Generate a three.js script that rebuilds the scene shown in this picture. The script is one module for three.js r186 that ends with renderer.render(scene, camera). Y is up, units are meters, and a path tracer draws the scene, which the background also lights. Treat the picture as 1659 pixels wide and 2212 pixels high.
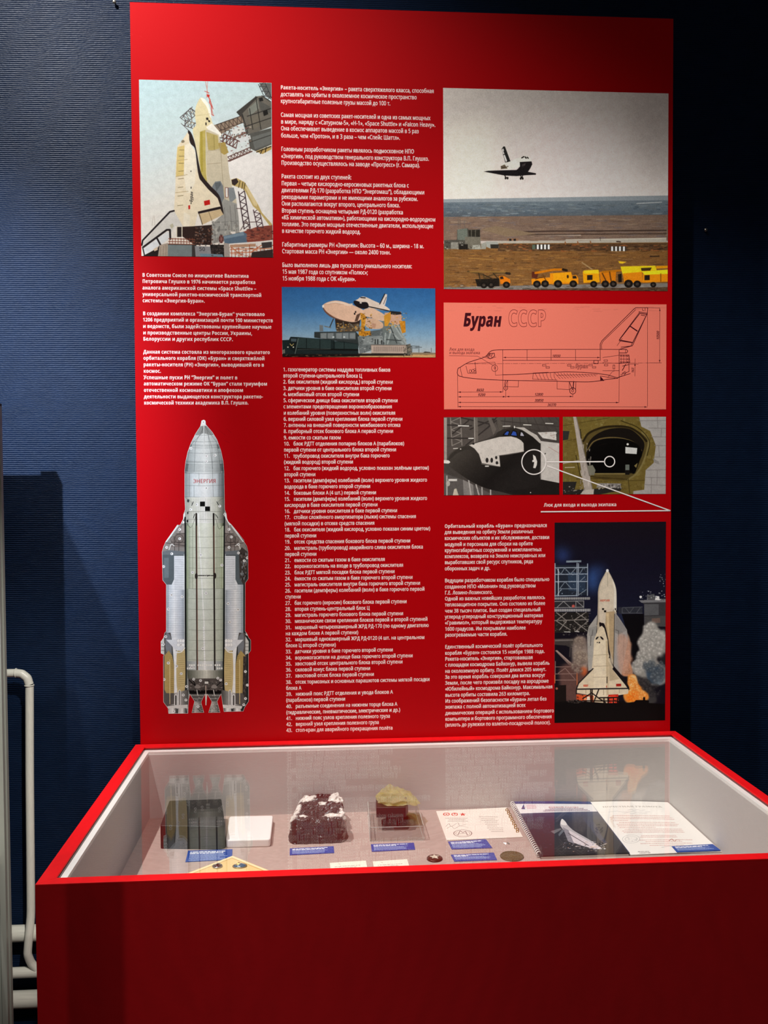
import * as THREE from 'three';
import { RoundedBoxGeometry } from 'three/addons/geometries/RoundedBoxGeometry.js';
import { mergeGeometries, mergeVertices } from 'three/addons/utils/BufferGeometryUtils.js';
import { ConvexGeometry } from 'three/addons/geometries/ConvexGeometry.js';
import { RectAreaLightUniformsLib } from 'three/addons/lights/RectAreaLightUniformsLib.js';
import { createNoise2D, createNoise3D } from 'simplex-noise';

// ---------- camera, exposure ----------
const scene = new THREE.Scene();
scene.background = new THREE.Color(0x000000);
const camera = new THREE.PerspectiveCamera(2 * Math.atan(1106 / 1929) * 180 / Math.PI, 1659 / 2212, 0.05, 60);
camera.position.set(-0.2391, 1.5569, 2.4541);
camera.rotation.order = 'YXZ';
camera.rotation.set(-0.03184, -0.06843, -0.00561);
const renderer = new THREE.WebGLRenderer({ antialias: true });
renderer.toneMapping = THREE.LinearToneMapping;
renderer.toneMappingExposure = 1.0;
renderer.shadowMap.enabled = true;
renderer.shadowMap.type = THREE.PCFSoftShadowMap;
RectAreaLightUniformsLib.init();

// ---------- the lamps of the room: place, aim, beam half angle (degrees), candela, colour, size ----------
const SPOTS = [
  // washes the left half of the information panel from above
  { at: [-1.4, 4.0, 0.68], aim: [-0.675, 2.397, 0.3], angle: 34.5, penumbra: 0.767, power: 33, color: 0xfffcf8, radius: 1.2, say: 'black ceiling spotlight aimed at the upper left of the red panel' },
  // lights the display case and the right half of the panel from above
  { at: [-0.6, 4.1, 1.3], aim: [0.553, 1.354, 0.741], angle: 27.5, penumbra: 0.4, power: 23, color: 0xfffcf8, radius: 1.0, say: 'black ceiling spotlight aimed down into the display case' },
  // cool lamp over the neighbouring showcase, its beam ends on the blue wall
  { at: [-2.1, 4.1, 2.86], aim: [-1.2, 1.73, -0.1], angle: 10.8, penumbra: 1, power: 150, color: 0xdcebff, radius: 1.5, say: 'black ceiling spotlight aimed over the glass showcase at the blue wall' },
  // its twin, aimed lower: light on the case front, broken by the showcase's corner post
  { at: [-2.43, 4.1, 2.80], aim: [-0.75, 0.55, 0.854], angle: 12, penumbra: 1, power: 11, color: 0xfff4ea, radius: 0.8, say: 'black ceiling spotlight aimed past the glass showcase at the case front' },
  // an added, unseen narrow lamp, there only to brighten the heating pipes
  { at: [0.5, 4.1, 3.0], aim: [-1.27, 0.62, -0.05], angle: 7, penumbra: 1, power: 62, color: 0xfffaf2, radius: 2.0, say: 'added black ceiling spotlight that brightens the white pipes' },
];
const PANEL_LIGHT = { at: [-0.35, 4.42, 3.6], w: 1.2, h: 0.6, power: 12, color: 0xfff6ee };

// ---------- helpers ----------
let seed = 7;
const rnd = () => { seed = (seed + 0x6d2b79f5) | 0; let t = Math.imul(seed ^ (seed >>> 15), 1 | seed); t = (t + Math.imul(t ^ (t >>> 7), 61 | t)) ^ t; return ((t ^ (t >>> 14)) >>> 0) / 4294967296; };
const n2 = createNoise2D(rnd), n3 = createNoise3D(rnd);
const TOP = 0.85;                                   // height of the display case's top above the floor
const names = new Map();
function numbered(name) { const k = names.get(name) ?? 0; names.set(name, k + 1); return k ? name + '_' + String(k).padStart(3, '0') : name; }
function mesh(name, geometry, material, parent) {
  const m = new THREE.Mesh(geometry, material);
  m.name = parent === scene ? numbered(name) : name; m.castShadow = m.receiveShadow = true; parent.add(m);
  return m;
}
function thing(name, label, category, at = [0, 0, 0], turn = 0, group) {
  const o = new THREE.Group(); o.name = numbered(name); o.position.set(...at); o.rotation.y = turn;
  o.userData = group ? { label, category, group } : { label, category }; scene.add(o);
  return o;
}
function tag(o, label, category, group) { Object.assign(o.userData, { label, category }, group ? { group } : {}); return o; }
function structure(name, geometry, material, label, category) {
  const m = mesh(name, geometry, material, scene); m.userData = { kind: 'structure', label, category };
  return m;
}
const box = (w, h, d, x, y, z, r = 0) => (r ? new RoundedBoxGeometry(w, h, d, 2, r) : new THREE.BoxGeometry(w, h, d)).translate(x, y, z);
const span = (x0, x1, y0, y1, z0, z1, r) => box(x1 - x0, y1 - y0, z1 - z0, (x0 + x1) / 2, (y0 + y1) / 2, (z0 + z1) / 2, r);
const std = (color, roughness = 0.6, more = {}) => new THREE.MeshStandardMaterial({ color, roughness, ...more });
const phys = (color, roughness, more = {}) => new THREE.MeshPhysicalMaterial({ color, roughness, ...more });
function tex(canvas, srgb = true) {
  const t = new THREE.CanvasTexture(canvas); t.magFilter = THREE.LinearFilter; t.anisotropy = 8;
  if (srgb) t.colorSpace = THREE.SRGBColorSpace;
  return t;
}
function dataTex(size, f, srgb = false) {           // a tile that repeats: f(x, y) gives [r, g, b] in 0..1
  const d = new Uint8Array(size * size * 4);
  for (let y = 0, i = 0; y < size; y++) for (let x = 0; x < size; x++, i += 4) {
    const c = f(x / size, y / size);
    for (let k = 0; k < 3; k++) d[i + k] = Math.max(0, Math.min(255, Math.round(c[k] * 255)));
    d[i + 3] = 255;
  }
  const t = new THREE.DataTexture(d, size, size); t.wrapS = t.wrapT = THREE.RepeatWrapping; t.magFilter = THREE.LinearFilter; t.needsUpdate = true;
  if (srgb) t.colorSpace = THREE.SRGBColorSpace;
  return t;
}
// noise that repeats with period 1 in both directions
const tn = (u, v, fx, fy, s = 0) => { const a = u * 2 * Math.PI, b = v * 2 * Math.PI; return n3(Math.cos(a) * fx / 6.28 + s, Math.sin(a) * fx / 6.28 + Math.cos(b) * fy / 6.28, Math.sin(b) * fy / 6.28 - s); };
function repeat(t, x, y) { const c = t.clone(); c.repeat.set(x, y); c.needsUpdate = true; return c; }

// A printed sheet. Drawings are made in drawing units; four unit points answer to four points of the sheet (metres, y up).
function homography(a, b) {
  const M = [], r = [];
  for (let i = 0; i < 4; i++) { const [x, y] = a[i], [u, v] = b[i]; M.push([x, y, 1, 0, 0, 0, -u * x, -u * y], [0, 0, 0, x, y, 1, -v * x, -v * y]); r.push(u, v); }
  for (let c = 0; c < 8; c++) {
    let p = c; for (let k = c + 1; k < 8; k++) if (Math.abs(M[k][c]) > Math.abs(M[p][c])) p = k;
    [M[c], M[p]] = [M[p], M[c]]; [r[c], r[p]] = [r[p], r[c]];
    for (let k = 0; k < 8; k++) if (k !== c) { const q = M[k][c] / M[c][c]; for (let j = c; j < 8; j++) M[k][j] -= q * M[c][j]; r[k] -= q * r[c]; }
  }
  const h = r.map((v, i) => v / M[i][i]);
  return (x, y) => { const w = h[6] * x + h[7] * y + 1; return [(h[0] * x + h[1] * y + h[2]) / w, (h[3] * x + h[4] * y + h[5]) / w]; };
}
const nums = (s) => s.trim().split(/[\s,]+/).map(Number);
class Sheet {
  constructor(rect, density, units, at) {            // rect [x0, x1, y0, y1] in metres, density in pixels a metre
    this.rect = rect; const [x0, x1, y0, y1] = rect;
    const c = this.canvas = document.createElement('canvas'); c.width = Math.round((x1 - x0) * density); c.height = Math.round((y1 - y0) * density);
    this.g = c.getContext('2d'); this.density = density;
    const m = homography(units, at ?? [[x0, y1], [x1, y1], [x1, y0], [x0, y0]]);
    this.metres = m; this.at = (x, y) => { const [u, v] = m(x, y); return [(u - x0) * density, (y1 - v) * density]; };
    const [ax] = this.at(units[0][0], units[0][1]), [bx] = this.at(units[1][0], units[1][1]);
    this.k = (bx - ax) / (units[1][0] - units[0][0]);  // pixels to one drawing unit
    this.g.lineJoin = this.g.lineCap = 'round';
  }
  fill(style) { this.g.fillStyle = style; this.g.fillRect(0, 0, this.canvas.width, this.canvas.height); return this; }
  path(s) { const a = typeof s === 'string' ? nums(s) : s; this.g.beginPath(); for (let i = 0; i < a.length; i += 2) { const [x, y] = this.at(a[i], a[i + 1]); i ? this.g.lineTo(x, y) : this.g.moveTo(x, y); } }
  smooth(s) { const a = nums(s), p = []; for (let i = 0; i < a.length; i += 2) p.push(new THREE.Vector3(a[i], a[i + 1], 0)); return new THREE.CatmullRomCurve3(p, true, 'catmullrom', 0.5).getPoints(p.length * 6).flatMap((v) => [v.x, v.y]); }
  open(s) { const a = nums(s), p = []; for (let i = 0; i < a.length; i += 2) p.push(new THREE.Vector3(a[i], a[i + 1], 0)); return new THREE.CatmullRomCurve3(p, false, 'catmullrom', 0.5).getPoints(p.length * 6).flatMap((v) => [v.x, v.y]); }
  poly(s, style) { this.path(s); this.g.closePath(); this.g.fillStyle = style; this.g.fill(); return this; }
  blob(s, style) { return this.poly(this.smooth(s), style); }
  line(s, style, w = 3, dash) { this.path(s); this.g.setLineDash(dash ? dash.map((d) => d * this.k) : []); this.g.strokeStyle = style; this.g.lineWidth = w * this.k; this.g.stroke(); this.g.setLineDash([]); return this; }
  curve(s, style, w = 3) { return this.line(this.open(s), style, w); }
  lines(list, style, w) { for (const s of list) this.line(s, style, w); return this; }
  ring(cx, cy, rx, ry, style, w) { const p = []; for (let i = 0; i <= 40; i++) { const t = i / 40 * 2 * Math.PI; p.push(cx + rx * Math.cos(t), cy + ry * Math.sin(t)); } return w ? this.line(p, style, w) : this.poly(p, style); }
  across(x0, y0, x1, y1, stops) { const g = this.g.createLinearGradient(...this.at(x0, y0), ...this.at(x1, y1)); stops.forEach(([t, c]) => g.addColorStop(t, c)); return g; }
  round(x, y, r, stops) { const [a, b] = this.at(x, y), g = this.g.createRadialGradient(a, b, 0, a, b, r * this.k); stops.forEach(([t, c]) => g.addColorStop(t, c)); return g; }
  soft(px, f) { this.g.filter = 'blur(' + px * this.k + 'px)'; f(); this.g.filter = 'none'; return this; }
  text(s, x, y, size, style, { width, turn = 0, font = 'sans-serif', weight = '', skew = 0, stroke } = {}) {   // width in drawing units
    const g = this.g, [px, py] = this.at(x, y); g.save(); g.translate(px, py); g.rotate(turn); g.transform(1, 0, -skew, 1, 0, 0);
    g.font = (weight + ' ' + size * this.k + 'px ' + font).trim(); g.textBaseline = 'alphabetic';
    if (width) g.scale(width * this.k / g.measureText(s).width, 1);
    if (stroke) { g.lineWidth = stroke * this.k; g.strokeStyle = style; g.strokeText(s, 0, 0); } else { g.fillStyle = style; g.fillText(s, 0, 0); }
    g.restore(); return this;
  }
  truss(x0, y0, x1, y1, half, n, style, w = 4) {     // two chords with a zigzag between
    const L = Math.hypot(x1 - x0, y1 - y0), nx = -(y1 - y0) / L * half, ny = (x1 - x0) / L * half, z = [];
    for (let i = 0; i <= n; i++) { const t = i / n, s = i % 2 ? 1 : -1; z.push(x0 + (x1 - x0) * t + nx * s, y0 + (y1 - y0) * t + ny * s); }
    this.line([x0 + nx, y0 + ny, x1 + nx, y1 + ny], style, w).line([x0 - nx, y0 - ny, x1 - nx, y1 - ny], style, w);
    return this.line(z, style, w * 0.8);
  }
  specks(n, x0, y0, x1, y1, styles, a, b) {
    this.g.globalAlpha = 0.8;
    for (let i = 0; i < n; i++) { const x = x0 + (x1 - x0) * rnd(), y = y0 + (y1 - y0) * rnd(), l = a * (0.3 + 0.9 * rnd()), h = b * (0.3 + 0.9 * rnd()), s = (rnd() - 0.5) * h, q = (rnd() - 0.5) * l * 0.5; this.poly([x, y, x + l * 0.5, y - h * 0.2 * rnd(), x + l, y + s, x + l * 0.9 + q, y + h * (0.6 + 0.4 * rnd()), x + l * 0.35, y + h, x - l * 0.1 * rnd() + q * 0.4, y + h * 0.6], styles[Math.floor(rnd() * styles.length)]); }
    this.g.globalAlpha = 1; return this;
  }
  tone(style, mode = 'multiply') { this.g.globalCompositeOperation = mode; this.fill(style); this.g.globalCompositeOperation = 'source-over'; return this; }
  photo(blur, mottle, grain) {                       // soft optics, uneven print density and film grain
    const c = document.createElement('canvas'); c.width = this.canvas.width; c.height = this.canvas.height;
    const g = c.getContext('2d'); g.filter = 'blur(' + blur + 'px)'; g.drawImage(this.canvas, 0, 0);
    const im = g.getImageData(0, 0, c.width, c.height), d = im.data; g.filter = 'none';
    for (let y = 0, i = 0; y < c.height; y++) for (let x = 0; x < c.width; x++, i += 4) {
      if (d[i + 3] < 255) { for (let k = 0; k < 4; k++) d[i + k] = 255; const o = this.g.getImageData(x, y, 1, 1).data; for (let k = 0; k < 3; k++) d[i + k] = o[k]; }
      const m = 1 + mottle * (0.45 * n2(x / 60, y / 60) + 0.35 * n2(x / 19 + 40, y / 19) + 0.35 * n2(x / 7, y / 7 + 90) + 0.3 * n2(x / 3, y / 3)), v = (rnd() + rnd() - 1) * grain;
      for (let k = 0; k < 3; k++) d[i + k] = d[i + k] * m + v;
    }
    this.g.putImageData(im, 0, 0); return this;
  }
  puffs(list, light, dark) {                         // billows: small round clouds, light above and darker below
    for (const [x, y, r, n] of list) for (let i = 0; i < n; i++) {
      const t = rnd() * 2 * Math.PI, d = Math.sqrt(rnd()) * r, s = r * (0.22 + 0.42 * rnd()), px = x + d * Math.cos(t), py = y + d * Math.sin(t), [a, b] = this.at(px, py), q = s * this.k;
      const g = this.g.createRadialGradient(a - q * 0.25, b - q * 0.35, q * 0.1, a, b, q); g.addColorStop(0, light); g.addColorStop(0.45, dark.replace(/[\d.]+\)$/, '0.6)')); g.addColorStop(1, dark.replace(/[\d.]+\)$/, '0)'));
      this.g.globalAlpha = 0.5; this.g.fillStyle = g; this.g.beginPath(); this.g.arc(a, b, q, 0, 2 * Math.PI); this.g.fill(); this.g.globalAlpha = 1;
    }
    return this;
  }
  gain(k) { const { width, height } = this.canvas, im = this.g.getImageData(0, 0, width, height), d = im.data; for (let i = 0; i < d.length; i++) if (i % 4 < 3) d[i] *= k; this.g.putImageData(im, 0, 0); return this; }
  grain(amount, coarse = 0) {
    const { width, height } = this.canvas, im = this.g.getImageData(0, 0, width, height), d = im.data;
    for (let y = 0, i = 0; y < height; y++) for (let x = 0; x < width; x++, i += 4) { const v = (rnd() + rnd() - 1) * amount + (coarse ? n2(x / 5, y / 5) * coarse : 0); d[i] += v; d[i + 1] += v; d[i + 2] += v; }
    this.g.putImageData(im, 0, 0); return this;
  }
  texture() { return tex(this.canvas); }
}

// ---------- the room ----------
const WALL_Z = -0.1;
const ribs = (u, v) => {                             // embossed wallpaper: horizontal threads crossed by slanting breaks
  const wob = 0.10 * tn(u, v, 40, 60, 3), row = v * 80 + wob, r = 0.5 + 0.5 * Math.cos(row * 2 * Math.PI);
  const breaks = 0.5 + 0.5 * tn(u + 0.002 * Math.floor(row), v, 190, 240, 9), coarse = 0.5 + 0.5 * tn(u, v, 12, 40, 21);
  return Math.pow(r, 0.8) * (0.35 + 0.65 * breaks) * (0.75 + 0.25 * coarse);
};
const ribTex = dataTex(1024, (u, v) => { const h = ribs(u, v); return [h, h, h]; });
const ribCol = dataTex(1024, (u, v) => { const h = ribs(u, v), p = 0.92 + 0.08 * tn(u, v, 9, 9, 33); return [0.55 * p + 0.45 * h * p, 0.55 * p + 0.45 * h * p, 0.55 * p + 0.45 * h * p]; });
const wallMat = (w, h) => phys(new THREE.Color().setRGB(0.0062, 0.018, 0.052), 0.45, { map: repeat(ribCol, w / 0.44, h / 0.44), bumpMap: repeat(ribTex, w / 0.44, h / 0.44), bumpScale: 0.0012, specularIntensity: 0.21 });
const X0 = -4.2, X1 = 3.6, Z1 = 5.4, CEIL = 4.5;
structure('wall_back', span(X0, X1, 0, CEIL, WALL_Z - 0.15, WALL_Z), wallMat(X1 - X0, CEIL), 'dark blue ribbed wallpaper wall behind the red panel', 'wall');
const plainWall = std(new THREE.Color().setRGB(0.02, 0.024, 0.035), 0.8);
structure('wall_left', span(X0 - 0.15, X0, 0, CEIL, WALL_Z - 0.15, Z1 + 0.15), plainWall, 'dark side wall of the hall, on the left', 'wall');
structure('wall_right', span(X1, X1 + 0.15, 0, CEIL, WALL_Z - 0.15, Z1 + 0.15), plainWall, 'dark side wall of the hall, on the right', 'wall');
structure('wall_front', span(X0, X1, 0, CEIL, Z1, Z1 + 0.15), plainWall, 'dark wall of the hall behind the viewer', 'wall');
structure('ceiling', span(X0 - 0.15, X1 + 0.15, CEIL, CEIL + 0.15, WALL_Z - 0.15, Z1 + 0.15), std(new THREE.Color().setRGB(0.02, 0.02, 0.022), 0.9), 'dark ceiling of the exhibition hall', 'ceiling');
const floorTex = dataTex(512, (u, v) => { const n = 0.75 + 0.15 * tn(u, v, 30, 30, 2) + 0.1 * tn(u, v, 90, 90, 5); return [n, n, n]; });
structure('floor', span(X0 - 0.15, X1 + 0.15, -0.12, 0, WALL_Z - 0.15, Z1 + 0.15), phys(new THREE.Color().setRGB(0.05, 0.045, 0.042), 0.55, { map: repeat(floorTex, 5, 4) }), 'dark grey floor of the exhibition hall', 'floor');

// ---------- lamps ----------

const lampBlack = std(0x0b0b0c, 0.5, { metalness: 0.3 });
const track = thing('track_rail', 'black lighting track on the ceiling above the panel', 'track', [-0.9, CEIL, 0.68]);
mesh('rail', span(-0.9, 1.6, -0.035, 0, -0.017, 0.017), lampBlack, track);
for (const x of [-0.905, 1.605]) mesh('end_cap', span(x - 0.006, x + 0.006, -0.037, 0, -0.019, 0.019), std(0x1a1a1c, 0.6), track);
const track3 = thing('track_rail', 'black lighting track on the ceiling above the display case front', 'track', [-0.6, CEIL, 1.3]);
mesh('rail', span(-0.6, 0.6, -0.035, 0, -0.017, 0.017), lampBlack, track3);
const track4 = thing('track_rail', 'black lighting track on the ceiling across the hall', 'track', [0.5, CEIL, 3.0]);
mesh('rail', span(-0.5, 0.5, -0.035, 0, -0.017, 0.017), lampBlack, track4);
const track2 = thing('track_rail', 'black lighting track on the ceiling over the glass showcase', 'track', [-2.47, CEIL, 2.86]);
mesh('rail', span(-0.6, 0.9, -0.035, 0, -0.017, 0.017), lampBlack, track2);
for (const S of SPOTS) {
  const at = new THREE.Vector3(...S.at), dir = new THREE.Vector3(...S.aim).sub(at).normalize();
  const o = thing('spotlight', S.say, 'spotlight', S.at);
  const turn = new THREE.Quaternion().setFromUnitVectors(new THREE.Vector3(0, -1, 0), dir);
  const prof = [[0, 0.19], [0.034, 0.185], [0.04, 0.16], [0.042, 0.02], [0.042, 0.012], [0.038, 0.012], [0.036, 0.05], [0, 0.05]].map(([x, y]) => new THREE.Vector2(x, y));
  const can = mesh('housing', new THREE.LatheGeometry(prof, 32).applyQuaternion(turn), lampBlack, o); can.userData.label = 'black lamp can';
  mesh('stem', span(-0.008, 0.008, 0.1, CEIL - 0.035 - S.at[1], -0.008, 0.008), lampBlack, o);
  mesh('lamp_lens', new THREE.CylinderGeometry(0.035, 0.035, 0.004, 32).translate(0, 0.03, 0).applyQuaternion(turn), new THREE.MeshStandardMaterial({ color: 0x888888, emissive: S.color, emissiveIntensity: 6 }), can);
  const L = new THREE.SpotLight(S.color, S.power, 0, S.angle * Math.PI / 180, S.penumbra, 2);
  L.name = 'spotlight_beam'; L.position.copy(dir).multiplyScalar(-0.02); L.castShadow = true; L.shadow.radius = S.radius; L.shadow.mapSize.set(2048, 2048);
  L.position.add(dir.clone().multiplyScalar(0.025));
  o.add(L); L.target.position.copy(dir).multiplyScalar(3); o.add(L.target);
}
{
  const P = PANEL_LIGHT, o = thing('ceiling_light', 'flat white ceiling light panel behind the viewer', 'ceiling light', P.at);
  mesh('frame', mergeGeometries([span(-P.w / 2 - 0.02, P.w / 2 + 0.02, 0.01, CEIL - P.at[1], -P.h / 2 - 0.02, P.h / 2 + 0.02)]), std(0x999999, 0.5), o);
  mesh('light_diffuser', span(-P.w / 2, P.w / 2, 0.002, 0.01, -P.h / 2, P.h / 2), new THREE.MeshStandardMaterial({ color: 0xffffff, emissive: P.color, emissiveIntensity: 0.6 }), o);
  const L = new THREE.RectAreaLight(P.color, P.power, P.w, P.h); L.name = 'ceiling_light_glow'; L.rotation.x = -Math.PI / 2; L.position.y = -0.004; o.add(L);
}

// ---------- the information panel ----------
const PW = 1.48, PH = 1.989, RED = '#b3030c';
const panel = thing('information_panel', 'tall red information panel with white Russian text, photographs and rocket drawing', 'panel', [0, TOP, 0]);
mesh('board', span(-PW / 2, PW / 2, -0.03, PH, -0.022, -0.0006, 0.002), std(0xb8a9a4, 0.7), panel).userData.label = 'pale cut edge of the board';
for (const x of [-0.6, 0, 0.6]) mesh('batten', span(x - 0.03, x + 0.03, -0.02, PH - 0.06, WALL_Z, -0.022), std(0x3a3028, 0.8), panel);

const TEXT = [
{ x: -718, y: 1265.0, pitch: 17.105, bold: true, lines: [
["В Советском Союзе по инициативе Валентина",284],
["Петровича Глушко в 1976 начинается разработка",302],
["аналога американской системы «Space Shuttle» –",304],
["универсальной ракетно-космической транспортной",318],
["системы «Энергия-Буран».",166],
"",
["В создании комплекса \"Энергия-Буран\" участвовало",326],
["1206 предприятий и организаций почти 100 министерств",348],
["и ведомств, были задействованы крупнейшие научные",344],
["и производственные центры России, Украины,",292],
["Белоруссии и других республик СССР.",240],
"",
["Данная система состояла из многоразового крылатого",339],
["орбитального корабля (ОК) «Буран» и сверхтяжёлой",325],
["ракеты-носителя (РН) «Энергия», выводившей его в",323],
["космос.",47],
["Успешные пуски РН “Энергия” и полет в",251],
["автоматическом режиме ОК “Буран” стали триумфом",331],
["отечественной космонавтики и апофеозом",266],
["деятельности выдающегося конструктора ракетно-",319],
["космической техники академика В.П. Глушко.",280]] },
{ x: -344, y: 1769.8, pitch: 18.258, bold: false, lines: [
["Ракета-носитель «Энергия»",169,"– ракета сверхтяжелого класса, способная",416],
["доставлять на орбиты в околоземное космическое пространство",369],
["крупногабаритные полезные грузы массой до 100 т.",297],
"",
["Самая мощная из советских ракет-носителей и одна из самых мощных",406],
["в мире, наряду с «Сатурном-5», «Н-1», «Space Shuttle» и «Falcon Heavy».",420],
["Она обеспечивает выведение в космос аппаратов массой в 5 раз",374],
["больше, чем «Протон», и в 3 раза – чем «Спейс Шаттл».",323],
"",
["Головным разработчиком ракеты являлось подмосковное НПО",361],
["«Энергия», под руководством генерального конструктора В.П. Глушко.",402],
["Производство осуществлялось на заводе «Прогресс» (г. Самара).",377],
"",
["Ракета состоит из двух ступеней:",190],
["Первая – четыре кислородно-керосиновых ракетных блока с",346],
["двигателями РД-170 (разработка НПО “Энергомаш”), обладающими",389],
["рекордными параметрами и не имеющими аналогов за рубежом.",371],
["Они располагаются вокруг второго, центрального блока.",322],
["Вторая ступень оснащена четырьмя РД-0120 (разработка",330],
["«КБ химической автоматики»), работающими на кислородно-водородном",419],
["топливе. Это первые мощные отечественные двигатели, использующие",413],
["в качестве горючего жидкий водород.",214],
"",
["Габаритные размеры РН «Энергия»: Высота – 60 м., ширина - 18 м.",387],
["Стартовая масса РН «Энергии» — около 2400 тонн.",296],
"",
["Было выполнено лишь два пуска этого уникального носителя:",354],
["15 мая 1987 года со спутником «Полюс»;",233],
["15 ноября 1988 года с ОК «Буран».",200]] },
{ x: -344, y: 1013.8, pitch: 16.786, bold: false, lines: [
["1. газогенератор системы наддува топливных баков",293],
["второй ступени-центрального блока Ц",215],
["2. бак окислителя (жидкий кислород,) второй ступени",300],
["3. датчики уровня в баке окислителя второй ступени",296],
["4. межбаковый отсек второй ступени",207],
["5. сферическое днище бака окислителя второй ступени",313],
["с элементами предотвращения воронкообразования",297],
["и колебаний уровня (поверхностных волн) окислителя",306],
["6. верхний силовой узел крепления блока первой ступени",326],
["7. антенны на внешней поверхности межбакового отсека",320],
["8. приборный отсек бокового блока А первой ступени",300],
["9. емкости со сжатым газом",156],
["10.   блок РДТТ отделения попарно блоков А (параблоков)",330],
["первой ступени от центрального блока второй ступени",308],
["11.   трубопровод окислителя внутри бака горючего",290],
["(жидкий водород) второй ступени",189],
["12.   бак горючего (жидкий водород, условно показан зелёным цветом)",398],
["второй ступени",86],
["13.   гасители (демпферы) колебаний (волн) верхнего уровня жидкого",393],
["водорода в баке горючего второй ступени",236],
["14.   боковые блоки А (4 шт.) первой ступени",252],
["15.   гасители (демпферы) колебаний (волн) верхнего уровня жидкого",393],
["кислорода в баке окислителя первой ступени",256],
["16.   датчики уровня окислителя в баке первой ступени",310],
["17.   стойки сложённого амортизатора (лыжи) системы спасения",362],
["(мягкой посадки) в отсеке средств спасения",247],
["18.   бак окислителя (жидкий кислород, условно показан синим цветом)",401],
["первой ступени",87],
["19.   отсек средства спасения бокового блока первой ступени",346],
["20.   магистраль (трубопровод) аварийного слива окислителя блока",381],
["первой ступени",87],
["21.   емкости со сжатым газом в баке окислителя",275],
["22.   воронкогаситель на входе в трубопровод окислителя",326],
["23.   блок РДТТ мягкой посадки блока первой ступени",302],
["24.   ёмкости со сжатым газом в баке горючего второй ступени",352],
["25.   магистраль окислителя внутри бака горючего второй ступени",373],
["26.   гасители (демпферы) колебаний (волн) в баке горючего первой",385],
["ступени",43],
["27.   бак горючего (керосин) бокового блока первой ступени",335],
["28.   вторая ступень-центральный блок Ц",232],
["29.   магистраль горючего бокового блока первой ступени",325],
["30.   механические связи крепления блоков первой и второй ступеней",393],
["31.   маршевый четырехкамерный ЖРД РД-170 (по одному двигателю",396],
["на каждом блоке А первой ступени)",200],
["32.   маршевый однокамерный ЖРД РД-0120 (4 шт. на центральном",384],
["блоке Ц второй ступени)",138],
["33.   датчики уровня в баке горючего второй ступени",296],
["34.   воронкогасители на днище бака горючего второй ступени",351],
["35.   хвостовой отсек центрального блока второй ступени",323],
["36.   силовой конус блока первой ступени",233],
["37.   хвостовой отсек блока первой ступени",243],
["38.   отсек тормозных и основных парашютов системы мягкой посадки",398],
["блока А",42],
["39.   нижний пояс РДТТ отделения и увода блоков А",295],
["(параблоков) первой ступени",163],
["40.   разъемные соединения на нижнем торце блока А",307],
["(гидравлические, пневматические, электрические и др.)",315],
["41.   нижний пояс узлов крепления полезного груза",287],
["42.   верхний узел крепления полезного груза",256],
["43.   стоп-кран для аварийного прекращения полёта",294]] },
{ x: 97, y: 583.2, pitch: 16.824, bold: false, lines: [
["Орбитальный корабль «Буран»",192,"предназначался",288],
["для выведения на орбиту Земли различных",249],
["космических объектов и их обслуживания, доставки",295],
["модулей и персонала для сборки на орбите",248],
["крупногабаритных сооружений и межпланетных",273],
["комплексов, возврата на Землю неисправных или",284],
["выработавших свой ресурс спутников, ряда",249],
["оборонных задач и др.",128],
"",
["Ведущим разработчиком корабля было специально",295],
["созданное НПО «Молния» под руководством",256],
["Г.Е. Лозино-Лозинского.",135],
["Одной из важных новейших разработок являлось",283],
["теплозащитное покрытие. Оно состояло из более",283],
["чем 38 тысяч плиток. Был создан специальный",270],
["углерод-углеродный конструкционный материал",277],
["«Гравимол», который выдерживал температуру",274],
["1600 градусов. Им покрывали наиболее",228],
["разогреваемые части корабля.",176],
"",
["Единственный космический полёт орбитального",276],
["корабля «Буран» состоялся 15 ноября 1988 года.",282],
["Ракета-носитель «Энергия», стартовавшая",248],
["с площадки космодрома Байконур, вывела корабль",296],
["на околоземную орбиту. Полёт длился 205 минут.",286],
["За это время корабль совершил два витка вокруг",283],
["Земли, после чего произвёл посадку на аэродроме",293],
["«Юбилейный» космодрома Байконур. Максимальная",304],
["высота орбиты составила 263 километра.",240],
["Из соображений безопасности «Буран» летал без",287],
["экипажа с полной автоматизацией всех",227],
["динамических операций с использованием бортового",308],
["компьютера и бортового программного обеспечения",302],
["(вплоть до рулежки по взлетно-посадочной полосе).",299]] },
];
const printMat = (t, more = {}) => phys(0xffffff, 0.4, { map: t, specularIntensity: 0.16, ...more });
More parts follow.
